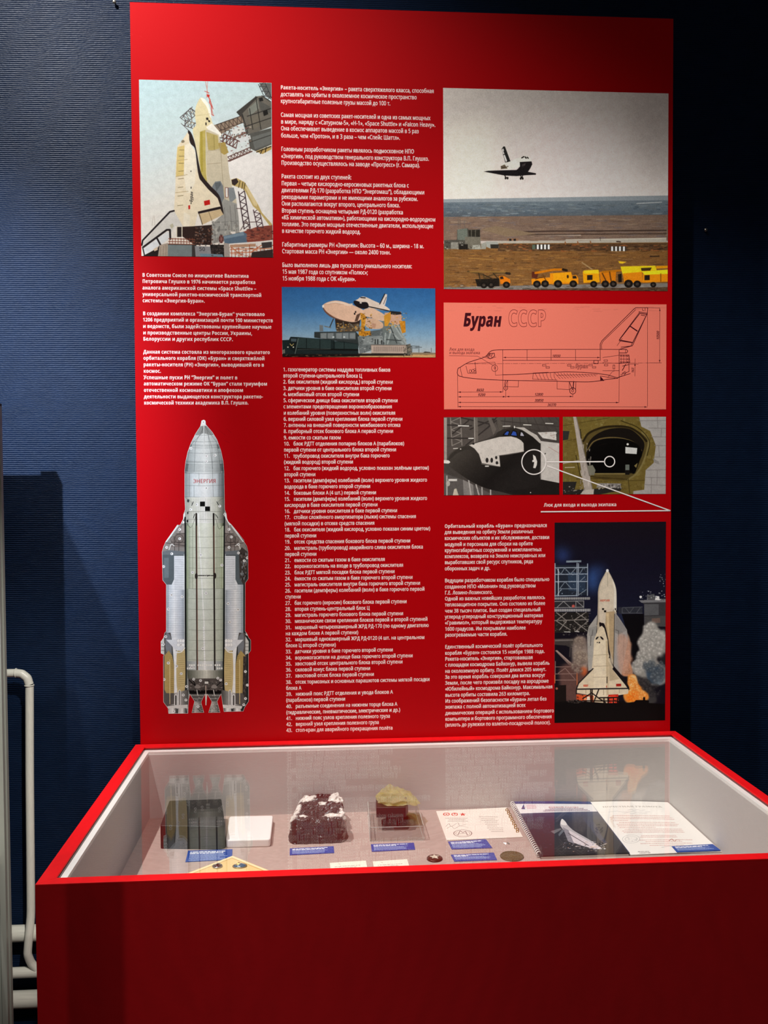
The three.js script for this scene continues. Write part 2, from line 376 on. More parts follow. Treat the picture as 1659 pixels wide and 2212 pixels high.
// the red film with the lettering, printed in two strips
function film(y0, y1) {
  const S = new Sheet([-PW / 2, PW / 2, y0, y1], 2048 / PW, [[-PW / 2, y1], [PW / 2, y1], [PW / 2, y0], [-PW / 2, y0]]);
  S.fill(RED);
  const g = S.g, k = S.density / 1000, X = (x) => (x + PW * 500) * k, Y = (y) => (y1 * 1000 - y) * k;   // millimetres on the panel
  const put = (s, x, y, size, width, bold) => {
    g.save(); g.translate(X(x), Y(y)); g.font = (bold ? 'bold ' : '') + size * k + 'px sans-serif'; g.scale(width * k / g.measureText(s).width, 1);
    g.fillStyle = g.strokeStyle = '#f6efe9'; g.fillText(s, 0, 0); if (!bold) { g.lineWidth = 0.45 * k; g.strokeText(s, 0, 0); } g.restore();
  };
  for (const T of TEXT) T.lines.forEach((l, i) => {
    if (!l) return; const y = T.y - T.pitch * i, size = T.pitch * 0.83;
    if (l.length === 4) { put(l[0], T.x, y, size, l[1], true); put(l[2], T.x + l[1] + 4, y, size, l[3] - l[1] - 4, false); } else put(l[0], T.x, y, size, l[1], T.bold);
  });
  put('Люк для входа и выхода экипажа', 376, 640, 13.5, 207, false);
  // scratches and rubbed spots in the film
  g.lineWidth = 0.5 * k; g.strokeStyle = 'rgba(70,0,8,0.55)';
  for (const p of [[-518, 855, -510, 846, -500, 840], [-498, 858, -488, 850, -485, 846], [-505, 826, -497, 823, -490, 820]]) { g.beginPath(); g.moveTo(X(p[0]), Y(p[1])); g.quadraticCurveTo(X(p[2]), Y(p[3]), X(p[4]), Y(p[5])); g.stroke(); }
  g.strokeStyle = 'rgba(255,190,170,0.3)';
  for (const p of [[-738, 1908, -733, 1902], [-716, 1902, -709, 1898], [-662, 1792, -650, 1785], [-734, 1425, -726, 1418], [648, 26, 656, 12], [660, 24, 664, 14]]) { g.beginPath(); g.moveTo(X(p[0]), Y(p[1])); g.lineTo(X(p[2]), Y(p[3])); g.stroke(); }
  return printMat(S.texture());
}
{
  const mid = 1.0, g = mergeGeometries([new THREE.PlaneGeometry(PW, PH - mid).translate(0, (PH + mid) / 2, 0), new THREE.PlaneGeometry(PW, mid + 0.03).translate(0, (mid - 0.03) / 2, 0)], true);
  const m = mesh('printed_film', g, [film(mid, PH), film(-0.03, mid)], panel); m.userData.label = 'red film printed with white Russian text';
}
function printPart(name, label, S, z = 0.0003) {
  const [x0, x1, y0, y1] = S.rect, m = mesh(name, new THREE.BoxGeometry(x1 - x0, y1 - y0, 0.0003).translate((x0 + x1) / 2, (y0 + y1) / 2, z), printMat(S.texture()), panel);
  m.userData.label = label; return m;
}

// photograph: rocket with shuttle standing on its launch pad
{
  const S = new Sheet([-0.719, -0.368, 1.3205, 1.7865], 2600, [[95, 100], [1495, 150], [1512, 1985], [128, 1962]]);
  S.fill(S.across(300, 100, 900, 1700, [[0, '#b4cdd2'], [0.45, '#ccd9da'], [0.75, '#e2dfd8'], [1, '#e6dcd0']]));
  S.soft(30, () => S.poly('1000 900 1500 900 1500 1700 1150 1700', '#efe9e4'));
  // far mast, red and white
  S.line('800 130 835 300 885 490', '#c98f86', 7).line('822 130 812 300', '#c98f86', 6).line('790 230 840 250', '#b4302a', 5).lines(['815 270 850 320 840 350 870 400', '850 330 880 420', '860 400 868 480 888 490'], '#c0443a', 7).poly('815 265 845 270 840 295 818 290', '#c22f26');
  // service tower at the right
  S.poly('1365 150 1492 152 1494 330 1440 292', '#62625f').truss(1390, 150, 1470, 330, 34, 7, '#2f2f31', 6);
  S.poly('1125 455 1330 292 1400 285 1494 358 1496 610 1280 690 1246 680 1210 600 1190 525', '#69645b');
  S.poly('1125 455 1330 292 1352 300 1190 470 1210 600 1246 690 1230 690 1190 530', '#3d3a36').poly('1250 420 1350 330 1365 420 1265 500', '#7a7d74').poly('1245 520 1375 470 1385 600 1290 640', '#6f685c').poly('1360 330 1480 400 1490 470 1380 440', '#55544f');
  S.lines(['1330 292 1385 640', '1395 285 1490 350', '1240 500 1490 420', '1215 610 1490 520', '1190 480 1250 690', '1265 420 1300 640'], '#2b2825', 8).poly('1405 450 1450 430 1462 480 1415 500', '#1e1c1a').poly('1360 310 1400 300 1410 340 1370 345', '#20201e');
  S.poly('1245 690 1494 625 1496 800 1330 870 1270 840', '#55544f').poly('1290 720 1490 660 1490 790 1320 850', '#696b66').line('1265 775 1490 700', '#393733', 8).poly('1330 870 1496 810 1496 850 1400 900', '#b79a5a').lines(['1340 880 1490 820', '1380 895 1400 850', '1430 880 1440 830'], '#2e2418', 9);
  // access arms
  S.poly('890 590 1180 500 1200 560 960 690 900 650', '#8d7a68').truss(930, 620, 1190, 530, 36, 12, '#453831', 8).truss(960, 680, 1230, 720, 44, 12, '#57453c', 8);
  S.poly('1080 640 1200 610 1205 660 1090 700', '#dcdcd8').poly('1120 740 1270 700 1280 740 1150 790', '#d3d5d4').truss(980, 720, 1140, 800, 40, 9, '#5d3a36', 11).truss(1045, 950, 1280, 850, 24, 14, '#5b3f3a', 9).line('1040 970 1290 870', '#6a4c45', 14).line('1100 720 1220 680', '#6f5348', 14);
  S.specks(90, 900, 560, 1270, 900, ['#3a2d29', '#7e6a5c', '#c6b8a6', '#84524a'], 22, 12);
  S.truss(560, 540, 690, 430, 44, 9, '#4d4545', 7).truss(575, 560, 690, 600, 30, 7, '#4a4242', 7).lines(['545 520 640 408 712 470', '545 570 635 655', '640 408 660 560'], '#544a48', 6).specks(40, 600, 440, 710, 610, ['#3f3735', '#c7b08a'], 14, 10);
  // core stage
  S.blob('748 300 792 316 832 372 856 462 866 545 905 640 800 660 800 900 830 1240 760 1130 736 1000 700 820 666 640 700 590 690 480 700 390', '#ddd0a6');
  S.poly('742 660 800 640 806 1100 820 1190 760 1120 736 960', '#b9a75c').poly('745 660 770 655 775 1080 752 1090', '#a8973f');
  S.blob('748 300 792 316 832 372 856 462 862 520 840 480 815 400 770 340', '#f4efe0').line('706 490 850 470', '#c8b98d', 5);
  S.poly('805 512 828 510 832 535 810 535', '#241d1a').poly('828 536 848 540 850 560 832 556', '#241d1a').poly('800 562 812 562 812 592 800 590', '#241d1a').poly('808 610 870 570 975 690 945 720 830 640', '#efeade');
  // strap-on boosters
  S.poly('800 640 835 640 940 690 955 760 1030 900 1050 1100 1080 1240 1120 1330 1140 1500 1160 1710 1065 1712 1060 1800 870 1840 860 1640 985 1530 960 1440 880 1300 820 1190 806 900', '#c9bda4');
  S.poly('808 660 930 700 945 840 870 855 830 850', '#b3a163').poly('935 780 1005 770 1045 880 1000 905 960 880', '#a9914f').line('890 700 895 850', '#8e7d44', 6).lines(['830 860 950 850', '955 760 985 1200', '985 1200 1060 1700', '820 1000 960 990'], '#a2947a', 5);
  S.poly('870 1240 905 1185 960 1180 985 1230 1000 1360 960 1440 885 1290', '#767b7e').poly('900 1200 955 1190 965 1220 915 1290', '#5d6265').poly('1030 1250 1100 1250 1125 1360 1060 1420', '#84888a').poly('960 1440 1000 1370 1130 1420 1150 1560 1160 1710 1065 1712 1060 1800 870 1840 862 1640 985 1530', '#9a9891').poly('1010 1250 1035 1250 1038 1350 1016 1350', '#e5e2da').line('1010 1250 1038 1250 1040 1352 1014 1352 1010 1250', '#7b3f39', 5);
  S.lines(['1000 1460 1015 1700', '1060 1440 1080 1700', '1110 1430 1130 1700', '870 1700 1060 1690', '880 1620 1150 1600', '900 1640 905 1830'], '#6f6d69', 5).specks(70, 870, 1600, 1150, 1820, ['#6d6a66', '#b5b1a8', '#847f78'], 26, 30);
  // dark belly between shuttle and rocket
  S.blob('615 650 650 672 692 790 735 1010 768 1120 850 1225 945 1330 985 1470 992 1535 962 1480 900 1370 815 1255 738 1150 712 1010 690 840 640 775', '#2a201f');
  // shuttle
  S.poly('612 662 560 742 505 808 494 900 488 1010 484 1250 470 1490 560 1656 690 1656 725 1500 962 1450 930 1360 830 1265 738 1155 712 1040 690 860 632 775 628 690', '#e6d8bb');
  S.poly('505 820 580 800 572 1120 490 1132', '#d8bf7c').poly('580 800 640 780 690 870 700 1050 690 1200 640 1300 600 1300 575 1120', '#ece2cd').blob('555 745 575 748 580 765 560 775 545 765', '#8a7d66').line('505 960 610 950', '#a8936a', 4).line('490 1130 610 1110', '#a8936a', 5).line('486 1300 620 1285', '#a8936a', 5).lines(['525 850 575 850', '522 915 575 915', '520 990 572 990', '518 1075 570 1070', '515 1155 570 1150', '512 1245 565 1240', '510 1335 568 1330', '508 1435 565 1430'], '#70623f', 5);
  S.poly('785 1390 846 1376 851 1425 792 1438', '#bd1d18').poly('621 1436 640 1432 640 1472 623 1476', '#bd1d18').text('Буран', 665, 1402, 46, '#201a1c', { turn: -1.5, width: 110, weight: 'bold', skew: 0.2 }).ring(648, 1075, 5, 8, '#38302a').ring(650, 1248, 5, 12, '#38302a').ring(650, 1410, 5, 12, '#38302a');
  S.poly('722 1500 956 1448 960 1474 726 1524', '#241b1b').poly('728 1526 958 1476 992 1532 770 1638', '#cbb28a').line('835 1500 872 1600', '#786446', 5).line('735 1520 770 1636', '#5a4a38', 8);
  S.poly('575 1500 640 1540 632 1760 565 1750', '#e9dfc9').specks(20, 580, 1660, 625, 1745, ['#2c2422'], 12, 14);
  // left wing and its dark edges
  S.poly('470 1488 566 1656 480 1652 440 1720 400 1690 160 1862 132 1840 420 1512', '#d2cec8').poly('425 1640 455 1622 470 1652 445 1680', '#b9b39c').line('470 1490 428 1500 140 1800 132 1850', '#231c1e', 17).line('150 1868 395 1690 428 1690 432 1785', '#231c1e', 20).poly('150 1885 395 1710 415 1712 418 1790 165 1950', '#d9dadb').line('290 1775 330 1850', '#231c1e', 18).line('140 1870 160 1955', '#2b2426', 12);
  // pad: base, rails, rust
  S.poly('660 1655 870 1640 865 1850 690 1850 560 1760 500 1760 500 1660', '#31211d').specks(90, 660, 1650, 870, 1860, ['#55392f', '#1d1412', '#8b6350', '#6e6c6c'], 22, 16).poly('495 1655 560 1655 560 1765 495 1765', '#ded3bd').poly('505 1660 550 1660 550 1765 505 1765', '#2d2321');
  S.poly('150 1960 300 1880 318 1850 410 1830 410 1980 140 1980', '#221b19').poly('255 1890 300 1865 300 1900 265 1915', '#d7bfa6').poly('318 1850 410 1832 410 1985 300 1985', '#ab9a8a').lines(['330 1870 325 1980', '360 1860 358 1980', '388 1850 386 1980'], '#867767', 5);
  S.poly('408 1842 662 1852 662 1990 405 1985', '#76807f').poly('660 1850 700 1840 760 1990 660 1990', '#3a3534').line('410 1845 660 1850', '#4b5253', 8).lines(['415 1782 690 1792', '415 1812 690 1820', '415 1838 690 1845'], '#7d4634', 8); for (let x = 425; x < 690; x += 30) S.line([x, 1778, x, 1842], '#7d4634', 6);
  S.poly('690 1860 860 1870 880 1960 760 1990 700 1990', '#8b8a8c').text('50', 735, 1915, 60, '#4c4a4c', { weight: 'bold' }).poly('850 1850 1000 1850 1010 1990 870 1990', '#2a2523');
  S.poly('740 1940 980 1950 1000 1990 760 1992', '#6f8a95').specks(60, 860, 1840, 1060, 1980, ['#54443f', '#1c1614', '#85706a'], 26, 14);
  S.poly('990 1760 1200 1715 1245 1735 1240 1830 1005 1842', '#5a6d7e').poly('990 1765 1200 1718 1210 1750 1000 1790', '#7b8e9c').ring(968, 1790, 26, 44, '#5a3430').lines(['945 1790 992 1790', '955 1752 982 1830', '982 1752 955 1830'], '#a5736a', 5);
  S.poly('1200 1715 1330 1668 1506 1645 1508 1800 1240 1832 1240 1740', '#8a4638').specks(60, 1220, 1680, 1500, 1810, ['#a2604c', '#6a3129', '#4f2a27'], 40, 14);
  S.poly('1055 1838 1510 1805 1512 1985 1060 1990', '#e6ded6').poly('995 1830 1050 1838 1060 1990 1000 1990', '#a59a90').specks(60, 1060, 1840, 1510, 1990, ['#b6532c', '#7b3a2a', '#3a2521', '#c9682f'], 46, 8).poly('1060 1850 1330 1840 1330 1870 1060 1880', '#b98f72');
  for (let x = 1075; x < 1500; x += 38) S.line([x, 1850 + (x % 70), x + 4, 1980], '#a4452a', 6); S.lines(['1065 1900 1500 1890', '1065 1935 1505 1925', '1080 1880 1180 1960', '1280 1930 1400 1850'], '#c0602f', 7).poly('1290 1930 1510 1900 1512 1990 1280 1990', '#372a27').poly('1390 1830 1500 1820 1500 1880 1400 1890', '#3f3837');
  // yellow pipe and its trestles
  S.truss(1180, 1290, 1240, 1680, 32, 11, '#3c2a30', 10).truss(1335, 1480, 1380, 1680, 30, 8, '#4a3338', 9).lines(['1130 1470 1200 1470', '1240 1615 1340 1612', '1170 1700 1230 1600 1270 1690'], '#5c4440', 7);
  S.poly('1070 1165 1130 1150 1215 1195 1248 1250 1350 1420 1395 1515 1505 1640 1478 1655 1360 1500 1300 1445 1210 1270 1160 1250 1080 1225', '#c5ab6c').poly('1075 1170 1128 1152 1150 1190 1110 1230 1082 1215', '#372b29').lines(['1165 1180 1150 1250', '1195 1195 1185 1260', '1218 1205 1205 1275'], '#5b4a2a', 9).poly('1215 1235 1250 1250 1350 1420 1340 1450 1310 1440', '#ddc896').lines(['240 1640 252 1540', '268 1640 262 1540'], '#b7aba0', 4);
  S.tone('#f4f4f4').photo(1.3, 0.055, 15);
  printPart('printed_photograph', 'photograph of a cream rocket and shuttle standing on a launch pad', S);
}

// photograph: shuttle landing over a steppe airfield
{
  const S = new Sheet([0.0972, 0.727, 1.240, 1.7845], 2000, [[57, 35], [1611, 68], [1598, 1430], [60, 1420]]);
  S.fill('#a89f98').poly('50 20 1620 20 1620 800 50 820', S.across(400, 40, 800, 800, [[0, '#bdb5ae'], [0.5, '#cbc1bb'], [1, '#d3c9c3']]));
  S.soft(70, () => { S.poly('40 300 420 250 420 800 40 820', 'rgba(226,221,200,0.5)').poly('700 250 1300 350 1300 780 700 780', 'rgba(216,196,194,0.45)').poly('1300 60 1620 60 1620 700 1400 600', 'rgba(172,165,160,0.5)'); });
  S.poly('50 803 1610 772 1610 830 50 835', '#848c91').poly('50 825 1610 805 1610 935 50 935', S.across(800, 815, 800, 930, [[0, '#636e75'], [0.5, '#56616a'], [1, '#4a4f54']])).specks(260, 60, 830, 1590, 925, ['#6f7a80', '#49545c', '#5d6468'], 60, 8).line('1390 828 1560 818', '#9da3a4', 7);
  S.poly('50 925 1610 905 1610 1080 50 1090', '#6d5a4e').specks(420, 60, 925, 1590, 1085, ['#7c6656', '#5d4c42', '#82705f', '#715a49', '#655a58'], 70, 7).line('520 1042 1000 1046', '#a89a8c', 9).line('420 1030 800 1020 1100 1018 1590 1012', '#3d2f28', 9).line('560 1045 1590 1035', '#45362d', 8).poly('310 1010 420 985 700 1040 500 1060', '#75634f');
  S.poly('430 1092 1000 1084 1590 1062 1596 1098 900 1108 440 1116', '#9c968a').line('900 1080 1590 1066', '#b4aea0', 6);
  S.poly('50 1110 1610 1095 1610 1430 50 1430', '#6d4c2a').specks(900, 60, 1110, 1590, 1420, ['#80592f', '#5c3f24', '#8d6535', '#6f4a26', '#4d3620', '#7a5a3a'], 60, 7).poly('440 1112 1600 1100 1600 1150 430 1160', '#4c3623').specks(150, 440, 1105, 1590, 1155, ['#6b4f33', '#2d2018', '#82633f', '#8a4f2c'], 40, 7).line('1480 1192 1540 1190', '#35261a', 9).line('1000 1190 1180 1190', '#4b3521', 5).poly('1260 1225 1318 1230 1290 1242 1268 1240', '#d9a720').line('1010 1235 1080 1282', '#8f7450', 8).line('230 1208 400 1218', '#8f6a38', 6);
  S.poly('670 1112 792 1110 790 1146 670 1144', '#2f2b28'); for (let i = 0; i < 4; i++) S.poly([700 + i * 25, 1112, 713 + i * 25, 1112, 713 + i * 25, 1145, 700 + i * 25, 1145], '#d6d4cc'); S.poly('1205 1124 1315 1122 1315 1156 1205 1156', '#3a332c'); for (let i = 0; i < 4; i++) S.poly([1212 + i * 27, 1124, 1224 + i * 27, 1124, 1224 + i * 27, 1156, 1212 + i * 27, 1156], '#d8d6cf');
  S.poly('668 1115 690 1115 690 1145 668 1145', '#4e5a4c').poly('495 1072 575 1070 572 1088 498 1088', '#7a5a44').poly('510 1074 525 1074 525 1088 510 1088', '#1d1815').poly('540 1074 556 1074 556 1088 540 1088', '#1d1815').line('1135 1062 1138 1085', '#2b2420', 3).line('1250 1090 1275 1092', '#382a22', 8).line('895 1095 898 1110', '#7d5030', 8).line('980 1092 986 1108', '#7d5030', 8).line('1068 1090 1072 1104', '#7d5030', 8);
  // control hut
  S.poly('62 1085 150 1082 152 1010 225 1002 230 1012 310 1010 312 1145 62 1145', '#45423c').poly('154 1010 222 1003 224 1085 154 1082', '#5d6259').poly('230 1015 308 1012 308 1060 232 1058', '#27251f').line('250 1015 250 1058', '#5f5b50', 4).line('278 1015 278 1058', '#5f5b50', 4).poly('205 1060 312 1062 315 1148 210 1146', '#625e53').poly('110 1098 160 1098 160 1145 108 1145', '#77746b').poly('165 1110 225 1112 225 1148 165 1148', '#1f1b18').poly('258 1118 308 1116 318 1145 256 1146', '#8f8e83').poly('315 1110 352 1095 350 1145 318 1145', '#86857b').poly('352 1092 430 1094 440 1120 438 1138 380 1140 352 1130', '#8b8d86').poly('380 1112 440 1112 436 1140 382 1140', '#2b2722').lines(['160 1005 160 930', '172 1000 172 925', '205 1000 200 950'], '#55504b', 3).specks(40, 62, 1090, 320, 1150, ['#2a2622', '#6e6a60', '#9a978c'], 14, 7);
  // road and lorries
  S.poly('60 1408 700 1392 1600 1375 1600 1432 60 1432', '#6f6963').specks(120, 60, 1385, 1590, 1428, ['#8b8680', '#3c332d', '#5a4c40'], 40, 6).poly('600 1420 1600 1402 1600 1435 600 1435', '#4a3627').specks(90, 600, 1408, 1590, 1430, ['#2e231b', '#64503c'], 30, 6);
  const wheel = (x, y, r) => S.ring(x, y, r, r * 0.92, '#171310').ring(x, y, r * 0.45, r * 0.4, '#3b332c');
  S.poly('275 1352 440 1345 442 1400 290 1402', '#1c1713').poly('440 1330 470 1328 515 1352 518 1378 450 1385', '#c26a12').poly('446 1334 466 1332 472 1350 448 1352', '#2a1c12').line('225 1298 330 1318 340 1345 420 1310 510 1308', '#4c3a22', 11).line('240 1300 500 1302', '#7a5a2c', 9).line('490 1310 512 1314', '#2a2019', 16).lines(['300 1310 310 1360', '330 1320 400 1352', '400 1310 430 1345'], '#2e2318', 7); wheel(335, 1392, 24); wheel(385, 1390, 24); wheel(490, 1390, 24);
  S.poly('662 1350 790 1338 790 1310 935 1300 942 1325 970 1320 985 1345 985 1380 665 1385', '#cf7d10').poly('812 1310 935 1302 935 1370 812 1372', '#dc8b12').poly('665 1300 715 1296 700 1345 665 1340', '#4e2318').poly('944 1328 968 1326 975 1345 946 1346', '#231a14').line('690 1308 820 1284 890 1284', '#b0660f', 15).line('880 1284 905 1290', '#24190f', 17).lines(['740 1320 770 1372', '690 1350 760 1330'], '#5d3510', 6).ring(912, 1332, 7, 12, '#2e1f10'); wheel(700, 1384, 26); wheel(756, 1382, 26); wheel(845, 1382, 28); wheel(950, 1382, 26);
  S.poly('1015 1296 1125 1288 1132 1370 1020 1375', '#d98b0e').poly('1020 1290 1122 1284 1128 1310 1022 1312', '#e6b01c').poly('1045 1322 1082 1320 1082 1354 1045 1356', '#231a12').poly('1130 1300 1160 1295 1245 1300 1240 1375 1140 1378', '#b86a10').line('1150 1300 1360 1282', '#a05f10', 14).line('1345 1282 1368 1288', '#21170e', 18).lines(['1150 1310 1180 1370', '1200 1300 1210 1360'], '#4f2d10', 8).poly('1275 1262 1515 1255 1525 1290 1370 1312 1290 1320', '#e8b81a').poly('1290 1310 1425 1298 1425 1370 1300 1378', '#c87610').poly('1258 1316 1282 1310 1284 1370 1260 1372', '#1b1511').poly('1415 1272 1490 1268 1480 1290 1420 1292', '#3a2c14').poly('1430 1292 1600 1282 1600 1365 1425 1372', '#d07c0e').poly('1425 1295 1600 1282 1600 1312 1438 1318', '#edc61f').poly('1520 1258 1600 1255 1600 1272 1520 1276', '#c6830f').poly('1440 1322 1476 1320 1476 1354 1440 1356', '#1f1812').lines(['1552 1312 1552 1362'], '#7a4a0e', 7); wheel(1090, 1384, 24); wheel(1170, 1382, 26); wheel(1225, 1382, 24); wheel(1330, 1380, 30); wheel(1390, 1382, 26); wheel(1500, 1386, 20);
  // shuttle
  S.poly('336 612 365 606 470 602 560 600 590 580 625 545 665 540 670 560 655 590 640 612 695 622 695 632 625 636 560 642 480 638', '#191517').poly('460 455 472 438 482 438 520 540 485 552', '#22211f').poly('462 460 470 450 490 500 500 530 490 548 482 530', '#cfcdc8').line('475 470 498 530', '#1c1a1a', 6).line('470 495 488 490', '#1c1a1a', 5);
  S.blob('452 585 470 555 520 540 580 515 620 502 650 512 665 542 640 548 588 545 585 575 540 592 490 596', '#d5cfc4').poly('452 575 480 562 500 590 455 594', '#5d5140').specks(14, 455, 570, 500, 592, ['#2c2620', '#8a7a60'], 12, 8).poly('584 545 664 540 668 560 655 585 620 600 560 605 586 575', '#1b1719').lines(['598 516 612 508', '622 510 628 518', '636 512 642 518'], '#15110f', 8).poly('600 560 625 552 620 570 598 576', '#3e3838').lines(['480 638 492 655', '590 640 600 655', '604 640 596 655'], '#15110f', 6).ring(486, 656, 6, 9, '#15110f').ring(500, 656, 6, 9, '#15110f').ring(590, 658, 6, 9, '#15110f').ring(604, 658, 6, 9, '#15110f');
  S.gain(1.22).photo(1.1, 0.05, 36);
  printPart('printed_photograph', 'photograph of a shuttle landing above a brown airfield with orange lorries', S);
}

// photograph: rocket carried on a rail transporter
{
  const S = new Sheet([-0.3455, 0.0735, 1.053, 1.2415], 2200, [[82, 88], [1570, 105], [1572, 772], [92, 765]]);
  S.fill(S.across(800, 90, 800, 740, [[0, '#2c5f96'], [0.35, '#3f74a8'], [0.7, '#7fa2bd'], [1, '#b4b9b8']]));
  S.poly('80 738 1580 728 1580 790 80 790', '#c79d6a').specks(80, 90, 738, 1570, 775, ['#a97c4d', '#7c5a3c', '#d8b37f'], 40, 6);
  S.poly('600 400 850 390 830 500 610 500', '#33261f').lines(['585 400 550 480'], '#34302d', 9);
  // yellow cradles and grey frames
  S.poly('1035 430 1170 390 1220 430 1285 650 1060 650', '#6c7472').poly('1160 450 1290 600 1285 650 1240 650 1150 520', '#828a88').lines(['1160 440 1110 640', '1175 460 1290 640', '1120 500 1260 640', '1090 540 1080 650', '1210 460 1280 600'], '#9ba3a1', 14).lines(['1140 480 1200 640', '1100 600 1240 610'], '#3a3f3f', 9).poly('925 520 1060 500 1080 650 930 660', '#5a6162').specks(50, 930, 520, 1280, 660, ['#8c9494', '#2b2e2e', '#747a79'], 22, 10);
  // boosters and core
  S.blob('880 420 900 395 980 398 1050 430 1068 460 1055 490 990 498 910 480', '#cfa98d').poly('960 440 1000 450 990 490 955 485', '#b98e74');
  S.blob('860 330 900 300 970 298 1080 360 1095 400 1060 420 950 390 870 365', '#d9b498').poly('1080 340 1240 330 1250 440 1200 460 1080 420', '#c9a088').poly('1130 322 1235 332 1248 355 1180 362 1120 350', '#272629');
  S.blob('476 272 520 240 590 222 660 228 760 260 850 300 880 330 850 400 790 430 700 420 600 385 530 345 495 305', '#dfb79c').blob('505 260 570 232 660 232 760 270 700 268 600 250', '#e8cdb8').blob('478 275 520 330 600 385 690 418 640 410 560 380 500 330', '#6d4a3c').poly('474 268 496 262 492 290 478 290', '#e9e2da').poly('793 325 806 322 806 340 795 342', '#1d1718').poly('782 342 796 340 798 358 786 360', '#1d1718').poly('810 360 850 340 820 420 790 425', '#5f4436').line('500 262 600 246 690 262', '#c79a80', 5).poly('735 252 770 248 772 264 745 262', '#c9c3bb');
  // shuttle on its back
  S.blob('780 232 820 208 855 184 900 188 980 225 1080 270 1130 308 1110 320 1030 312 920 290 850 290 800 260', '#dccabb').blob('780 232 800 222 850 236 910 240 925 285 880 302 830 290 790 262', '#1c1719').poly('838 234 860 232 858 252 840 250', '#c9bdb2').line('850 192 892 196', '#1c1719', 10).poly('1034 255 1082 158 1106 162 1100 210 1084 268 1060 270', '#d7cbc3').line('1034 255 1082 158', '#1f1a1c', 9).line('1070 255 1096 190', '#4a3e3c', 5).line('925 280 1120 322', '#221b1b', 10);
  S.poly('845 340 880 350 900 380 880 560 850 560 855 440', '#c88a2c').poly('830 520 940 515 950 550 880 570 830 560', '#c58425').poly('1075 370 1140 330 1140 400 1110 470 1080 470', '#c98d30').poly('1220 420 1280 420 1285 530 1250 540', '#c27f22').specks(60, 840, 340, 950, 560, ['#e0ab4c', '#8c5a1c', '#5b3b1a'], 18, 14).specks(40, 1080, 340, 1290, 530, ['#d59a38', '#8c5a1c', '#d8b27a'], 18, 12);
  S.poly('610 490 830 440 850 520 620 530', '#5b4a38').specks(70, 610, 440, 840, 520, ['#c28d3c', '#3c352d', '#8d8a80', '#a9906a'], 22, 12).poly('450 456 486 462 486 520 452 520', '#70777a').lines(['500 470 560 485', '680 430 690 520', '740 440 800 500'], '#6f6a60', 8);
  // transporter deck and locomotive
  S.poly('400 525 800 520 835 560 830 650 820 740 780 640 400 580', '#2f3434').poly('455 535 800 525 800 600 458 590', '#4f5657'); for (const x of [462, 530, 612, 676, 742]) S.poly([x, 538, x + 56, 536, x + 56, 592, x, 588], '#7b8283'); for (const x of [585, 690]) S.ring(x, 575, 10, 8, '#c9d0d0');
  S.poly('820 570 1050 560 1080 650 1090 660 840 740', '#6a7070').poly('860 580 1060 560 1070 640 870 650', '#858b8a').specks(50, 830, 570, 1080, 720, ['#4b5050', '#a0a6a4', '#363a3a'], 22, 12).lines(['990 600 990 640', '1015 600 1015 640', '1052 610 1052 640'], '#20201f', 9);
  S.poly('950 655 1310 650 1320 735 955 735', '#b5a294').lines(['950 652 1320 655', '955 732 1320 738'], '#6a5c54', 6); for (let x = 975; x < 1310; x += 19) S.poly([x, 668, x + 11, 668, x + 11, 716, x, 716], '#8e7d73'); S.poly('830 735 1330 735 1330 755 830 757', '#27211e').poly('1290 650 1330 640 1350 740 1300 755', '#5e5a52').specks(40, 1250, 650, 1350, 760, ['#3a342d', '#8e8674'], 16, 12);
  S.poly('90 605 155 602 170 572 240 575 300 580 560 600 600 615 690 620 820 640 830 740 540 750 210 765 95 752', '#1d2727').poly('235 580 560 605 560 690 235 700', '#2b3938').poly('600 620 820 645 820 700 600 695', '#2b3938').line('240 690 820 700', '#10110f', 16).line('240 695 560 690', '#59635f', 4).poly('165 580 238 582 215 720 160 690', '#151b1b').poly('172 588 230 590 225 620 175 618', '#47555a').line('165 640 182 660 200 640', '#c7b06a', 6).ring(145, 672, 7, 6, '#e8e0c6').ring(198, 672, 7, 6, '#e8e0c6').lines(['325 590 325 690', '455 600 455 690', '590 610 590 700', '690 625 690 700'], '#121818', 6).poly('90 740 840 738 840 765 90 768', '#1a1513').specks(40, 100, 740, 830, 765, ['#5a4030', '#94704e', '#0c0a09'], 30, 6).poly('95 700 115 690 118 730 98 735', '#6c6a60').lines(['245 590 215 735'], '#6b7770', 6);
  S.lines(['1330 662 1415 665', '1412 665 1412 728', '1330 680 1400 682', '1345 665 1345 735', '1440 675 1380 672'], '#5b6365', 6).poly('1440 735 1470 716 1520 720 1540 740', '#37302d').line('1530 680 1533 735', '#4a4644', 4).poly('1340 725 1572 728 1572 745 1340 745', '#8a765c');
  S.photo(1.1, 0.06, 15);
  printPart('printed_photograph', 'photograph of a rocket with shuttle lying on a rail transporter', S);
}

